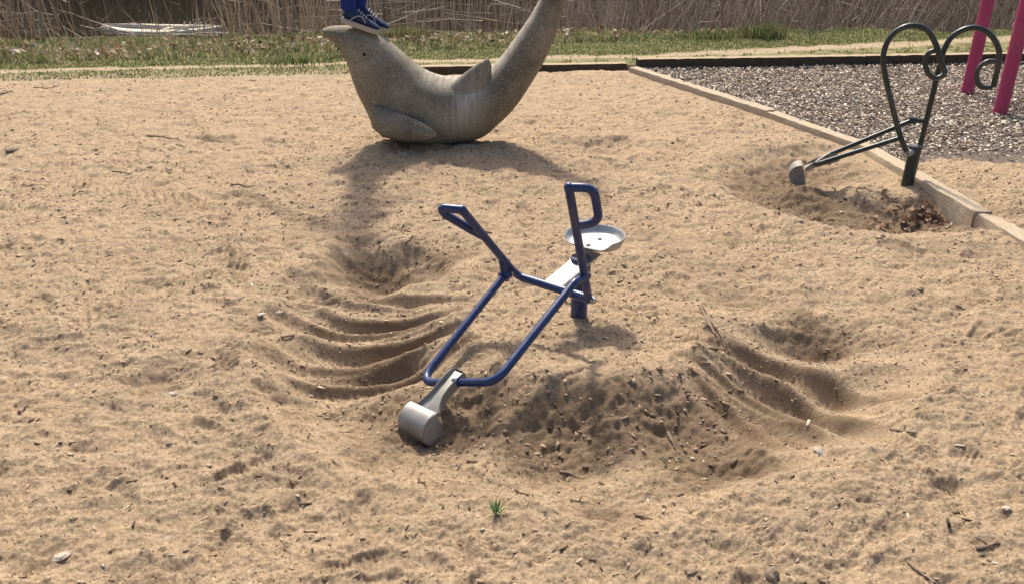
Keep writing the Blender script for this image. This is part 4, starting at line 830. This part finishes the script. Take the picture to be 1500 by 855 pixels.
kind(link('leaf_litter', leaves_mesh('leaf_litter', np.stack([x, y, bank_z(x, y) + .02 + .07 * r.random(len(x))], -1), r.uniform(.035, .085, len(x)), pal(r, len(x), LC), r), M_LEAF, None, False), 'stuff', 'brown fallen leaves drifted along the foot of the brush', 'leaves')
# reeds and brush
def brush(name, n, x0, x1, v0, v1, h, rad, cols, lab, cat, lean=.12, bend=.12, mask=None):
    x, y, v = bank_pts(n, x0, x1, v0, v1)
    if mask is not None: k = r.random(n) < mask(x, y, v); x, y = x[k], y[k]
    m = len(x); D = np.stack([r.normal(0, lean, m), r.normal(0, lean, m), np.ones(m)], -1); B = np.stack([x, y, np.maximum(bank_z(x, y), -.6) - .02], -1)
    return kind(link(name, stems_mesh(name, B, D, r.uniform(*h, m), rad * r.uniform(.6, 1.5, m), pal(r, m, cols, .3), r, bend), M_STEM, None, False), 'stuff', lab, cat)
TAN = [(.46, .36, .23), (.36, .27, .17), (.55, .45, .31), (.25, .18, .12), (.4, .27, .17)]; GRY = [(.3, .235, .18), (.38, .31, .245), (.22, .165, .13), (.46, .38, .3), (.33, .24, .18)]
brush('dry_reeds', 3300, -11.5, -2.6, 11.7, 14.5, (.5, 2.3), .006, TAN, 'tan dry reeds in front of the pond at left', 'reeds', .16, .14, lambda x, y, v: (.35 + .65 * sstep(-.3, .3, perlin(x * .8, y * .8, 101))) * np.where((x > -6.9) & (x < -4.2) & (v < 15), .05, 1) * sstep(-.25, .25, perlin(x * 2.2, y * .8, 102)))
brush('pond_stems', 650, -3.2, 1.2, 12.4, 16.5, (.5, 2.0), .006, GRY + TAN, 'thin grey stems standing in the pond behind the dolphin', 'reeds', .08, .08)
brush('bare_thicket', 4000, .6, 11.5, 12.0, 15.5, (.6, 2.2), .0058, [tuple(min(.7, q * 1.15) for q in c_) for c_ in GRY], 'dense grey brown bare thicket behind the right grass', 'brush', .32, .22, lambda x, y, v: .25 + .75 * sstep(-.3, .25, perlin(x * 2.0, y * 1.0, 103)))
brush('bramble_canes', 800, -11, 11, 11.2, 12.4, (.15, .6), .005, TAN + GRY, 'short dry canes sticking up from the rough bank grass', 'canes', .5, .25, lambda x, y, v: .3 + .7 * (x < -2))
# fallen branches lying across the reeds and water
x = r.uniform(-11, 1, 260); v = r.uniform(12.2, 16, 260); y = v + .09 * x; a = r.normal(0, .35, 260); D = np.stack([np.cos(a) * r.choice([-1, 1], 260), np.sin(a), r.normal(.03, .12, 260)], -1)
kind(link('fallen_stems', stems_mesh('fallen_stems', np.stack([x, y, np.where((x > -7) & (x < -4.1), r.uniform(-.3, -.2, 260) + .45 * (v > 14.6), r.uniform(-.3, .35, 260))], -1), D, r.uniform(.25, 1.1, 260), .01 * r.uniform(.5, 1.5, 260), pal(r, 260, [(.45, .38, .29), (.55, .48, .38), (.3, .24, .17)], .2), r, .06), M_STEM, None, False), 'stuff', 'pale broken stems lying across the reeds and pond', 'stems')
# tangle of small twigs through the brush
n = 9000; x = r.uniform(-11, 11, n); v = r.uniform(12.0, 15, n); k = r.random(n) < np.where(x < -2.8, .55, np.where(x < .8, .18, 1)) * sstep(-.35, .3, perlin(x * 1.7, v * 1.3, 104)) * np.where((x > -7) & (x < -4.1), .15, 1); x, v = x[k], v[k]; n = len(x); a = r.uniform(0, 6.28, n)
D = np.stack([np.cos(a), np.sin(a), r.normal(.5, .6, n)], -1); kind(link('twig_tangle', stems_mesh('twig_tangle', np.stack([x, v + .09 * x, r.uniform(-.3, 1.2, n)], -1), D, r.uniform(.15, .6, n), .0045 * r.uniform(.6, 1.6, n), pal(r, n, [(.2, .155, .12), (.32, .25, .195), (.46, .375, .295), (.12, .09, .07)], .3), r, .25), M_STEM, None, False), 'stuff', 'tangled dark twigs running through the brush', 'twigs')
# thicket on the far shore, mirrored in the water
n = 15000; x = r.uniform(-38, 38, n); y = r.uniform(23.5, 29, n); D = np.stack([r.normal(0, .13, n), r.normal(0, .13, n), np.ones(n)], -1)
kind(link('far_shore_thicket', stems_mesh('far_shore_thicket', np.stack([x, y, np.full(n, -.4)], -1), D, r.uniform(1.5, 6.5, n), .028 * r.uniform(.5, 1.5, n), pal(r, n, [(.13, .1, .075), (.2, .16, .12), (.09, .065, .05), (.28, .22, .17)], .3), r, .1), M_STEM, None, False), 'stuff', 'bare brown thicket along the far shore of the pond', 'brush')
# single bare saplings that stand out
M_SAPL = mat_plain('sapling_bark', (.2, .15, .1), (.36, .28, .2), 30)
def sapling(px, py, hgt, rad, lab, lean=(0, 0), nb=14):
    p = on_level(px, py, 0); p[2] = float(bank_z(np.array(p[0]), np.array(p[1]))) - .03; g = thing('bare_sapling', lab, 'sapling', tuple(p), 'saplings at the pond edge'); rr = random.Random(px); pts = []; q = Vector(p)
    for k in range(9): pts.append(q.copy()); q = q + Vector((lean[0] + rr.gauss(0, .04), lean[1] + rr.gauss(0, .04), 1)).normalized() * hgt / 8
    tube('trunk', pts, rad, M_SAPL, g, 8, rfun=lambda s: 1.1 - .8 * s); B, D, L, Q = [], [], [], []
    for k in range(nb):
        s = rr.uniform(.12, .95) * 8; i = int(s); b = pts[i].lerp(pts[min(8, i + 1)], s - i); a = rr.uniform(0, 6.28); B.append(b); D.append((math.cos(a) * .6, math.sin(a) * .6, rr.uniform(.3, 1.1))); L.append(hgt * rr.uniform(.12, .35) * (1 - s / 12)); Q.append(rad * .35)
    B, D, L, Q = np.array(B), np.array(D), np.array(L), np.array(Q); c = np.tile([[.3, .23, .17]], (nb, 1)); o = link('crown', stems_mesh('crown', B, D, L, Q, c, r, .12), M_STEM, g, False); o['kind'] = 'stuff'
for a in ((30, 62, 2.2, .014, 'leaning tan sapling near the left picture edge', (-.12, 0)), (66, 66, 2.6, .016, 'upright sapling among reeds, left of the pale boat hull', (.02, 0)), (418, 52, 2.6, .022, 'thick tan sapling clump stem left of the dolphin nose', (.03, 0)), (432, 54, 2.2, .012, 'thin sapling just left of the dolphin nose', (.05, 0)),
          (975, 42, 2.4, .016, 'sapling in the thicket right of the dolphin tail', (.04, 0)), (1060, 34, 2.8, .018, 'grey sapling in the thicket above the timber corner', (-.05, 0)), (1235, 30, 2.5, .017, 'dark sapling left of the green loop handles', (.1, 0)), (1412, 34, 2.8, .024, 'dark forked sapling beside the pink posts', (.13, 0))): sapling(*a)
# tufts that rise from the bank
def tuft(px, py, n, hgt, cols, lab):
    p = on_level(px, py, .05); p[2] = float(bank_z(np.array(p[0]), np.array(p[1]))); x = p[0] + r.normal(0, .16, n); y = p[1] + r.normal(0, .1, n); me = blades_mesh('grass_tuft', np.stack([x, y, bank_z(x, y) - .01], -1), hgt * r.uniform(.5, 1.2, n), np.full(n, .006), pal(r, n, cols), r, .55); g = thing('grass_tuft', lab, 'tuft', tuple(p), 'tufts on the bank'); link('blades', me, M_GRASS, g, False)['kind'] = 'stuff'
G1 = [(.05, .1, .02), (.09, .14, .04), (.24, .2, .1)]; G2 = [(.3, .26, .13), (.2, .19, .08), (.12, .14, .05)]
tuft(435, 86, 130, .1, G1, 'dark green grass tuft on the bank left of the dolphin'); tuft(404, 88, 70, .07, G1, 'small green tuft left of the dark green tuft'); tuft(590, 52, 420, .2, G2, 'straw coloured hummock of grass right of the trainers'); tuft(1118, 50, 420, .22, G2 + G1, 'yellow green hummock of grass above the wood chips')
tuft(520, 78, 200, .13, G2, 'brown grass tuft directly behind the dolphin neck'); tuft(1045, 52, 200, .13, G1, 'low green tuft left of the yellow green hummock')
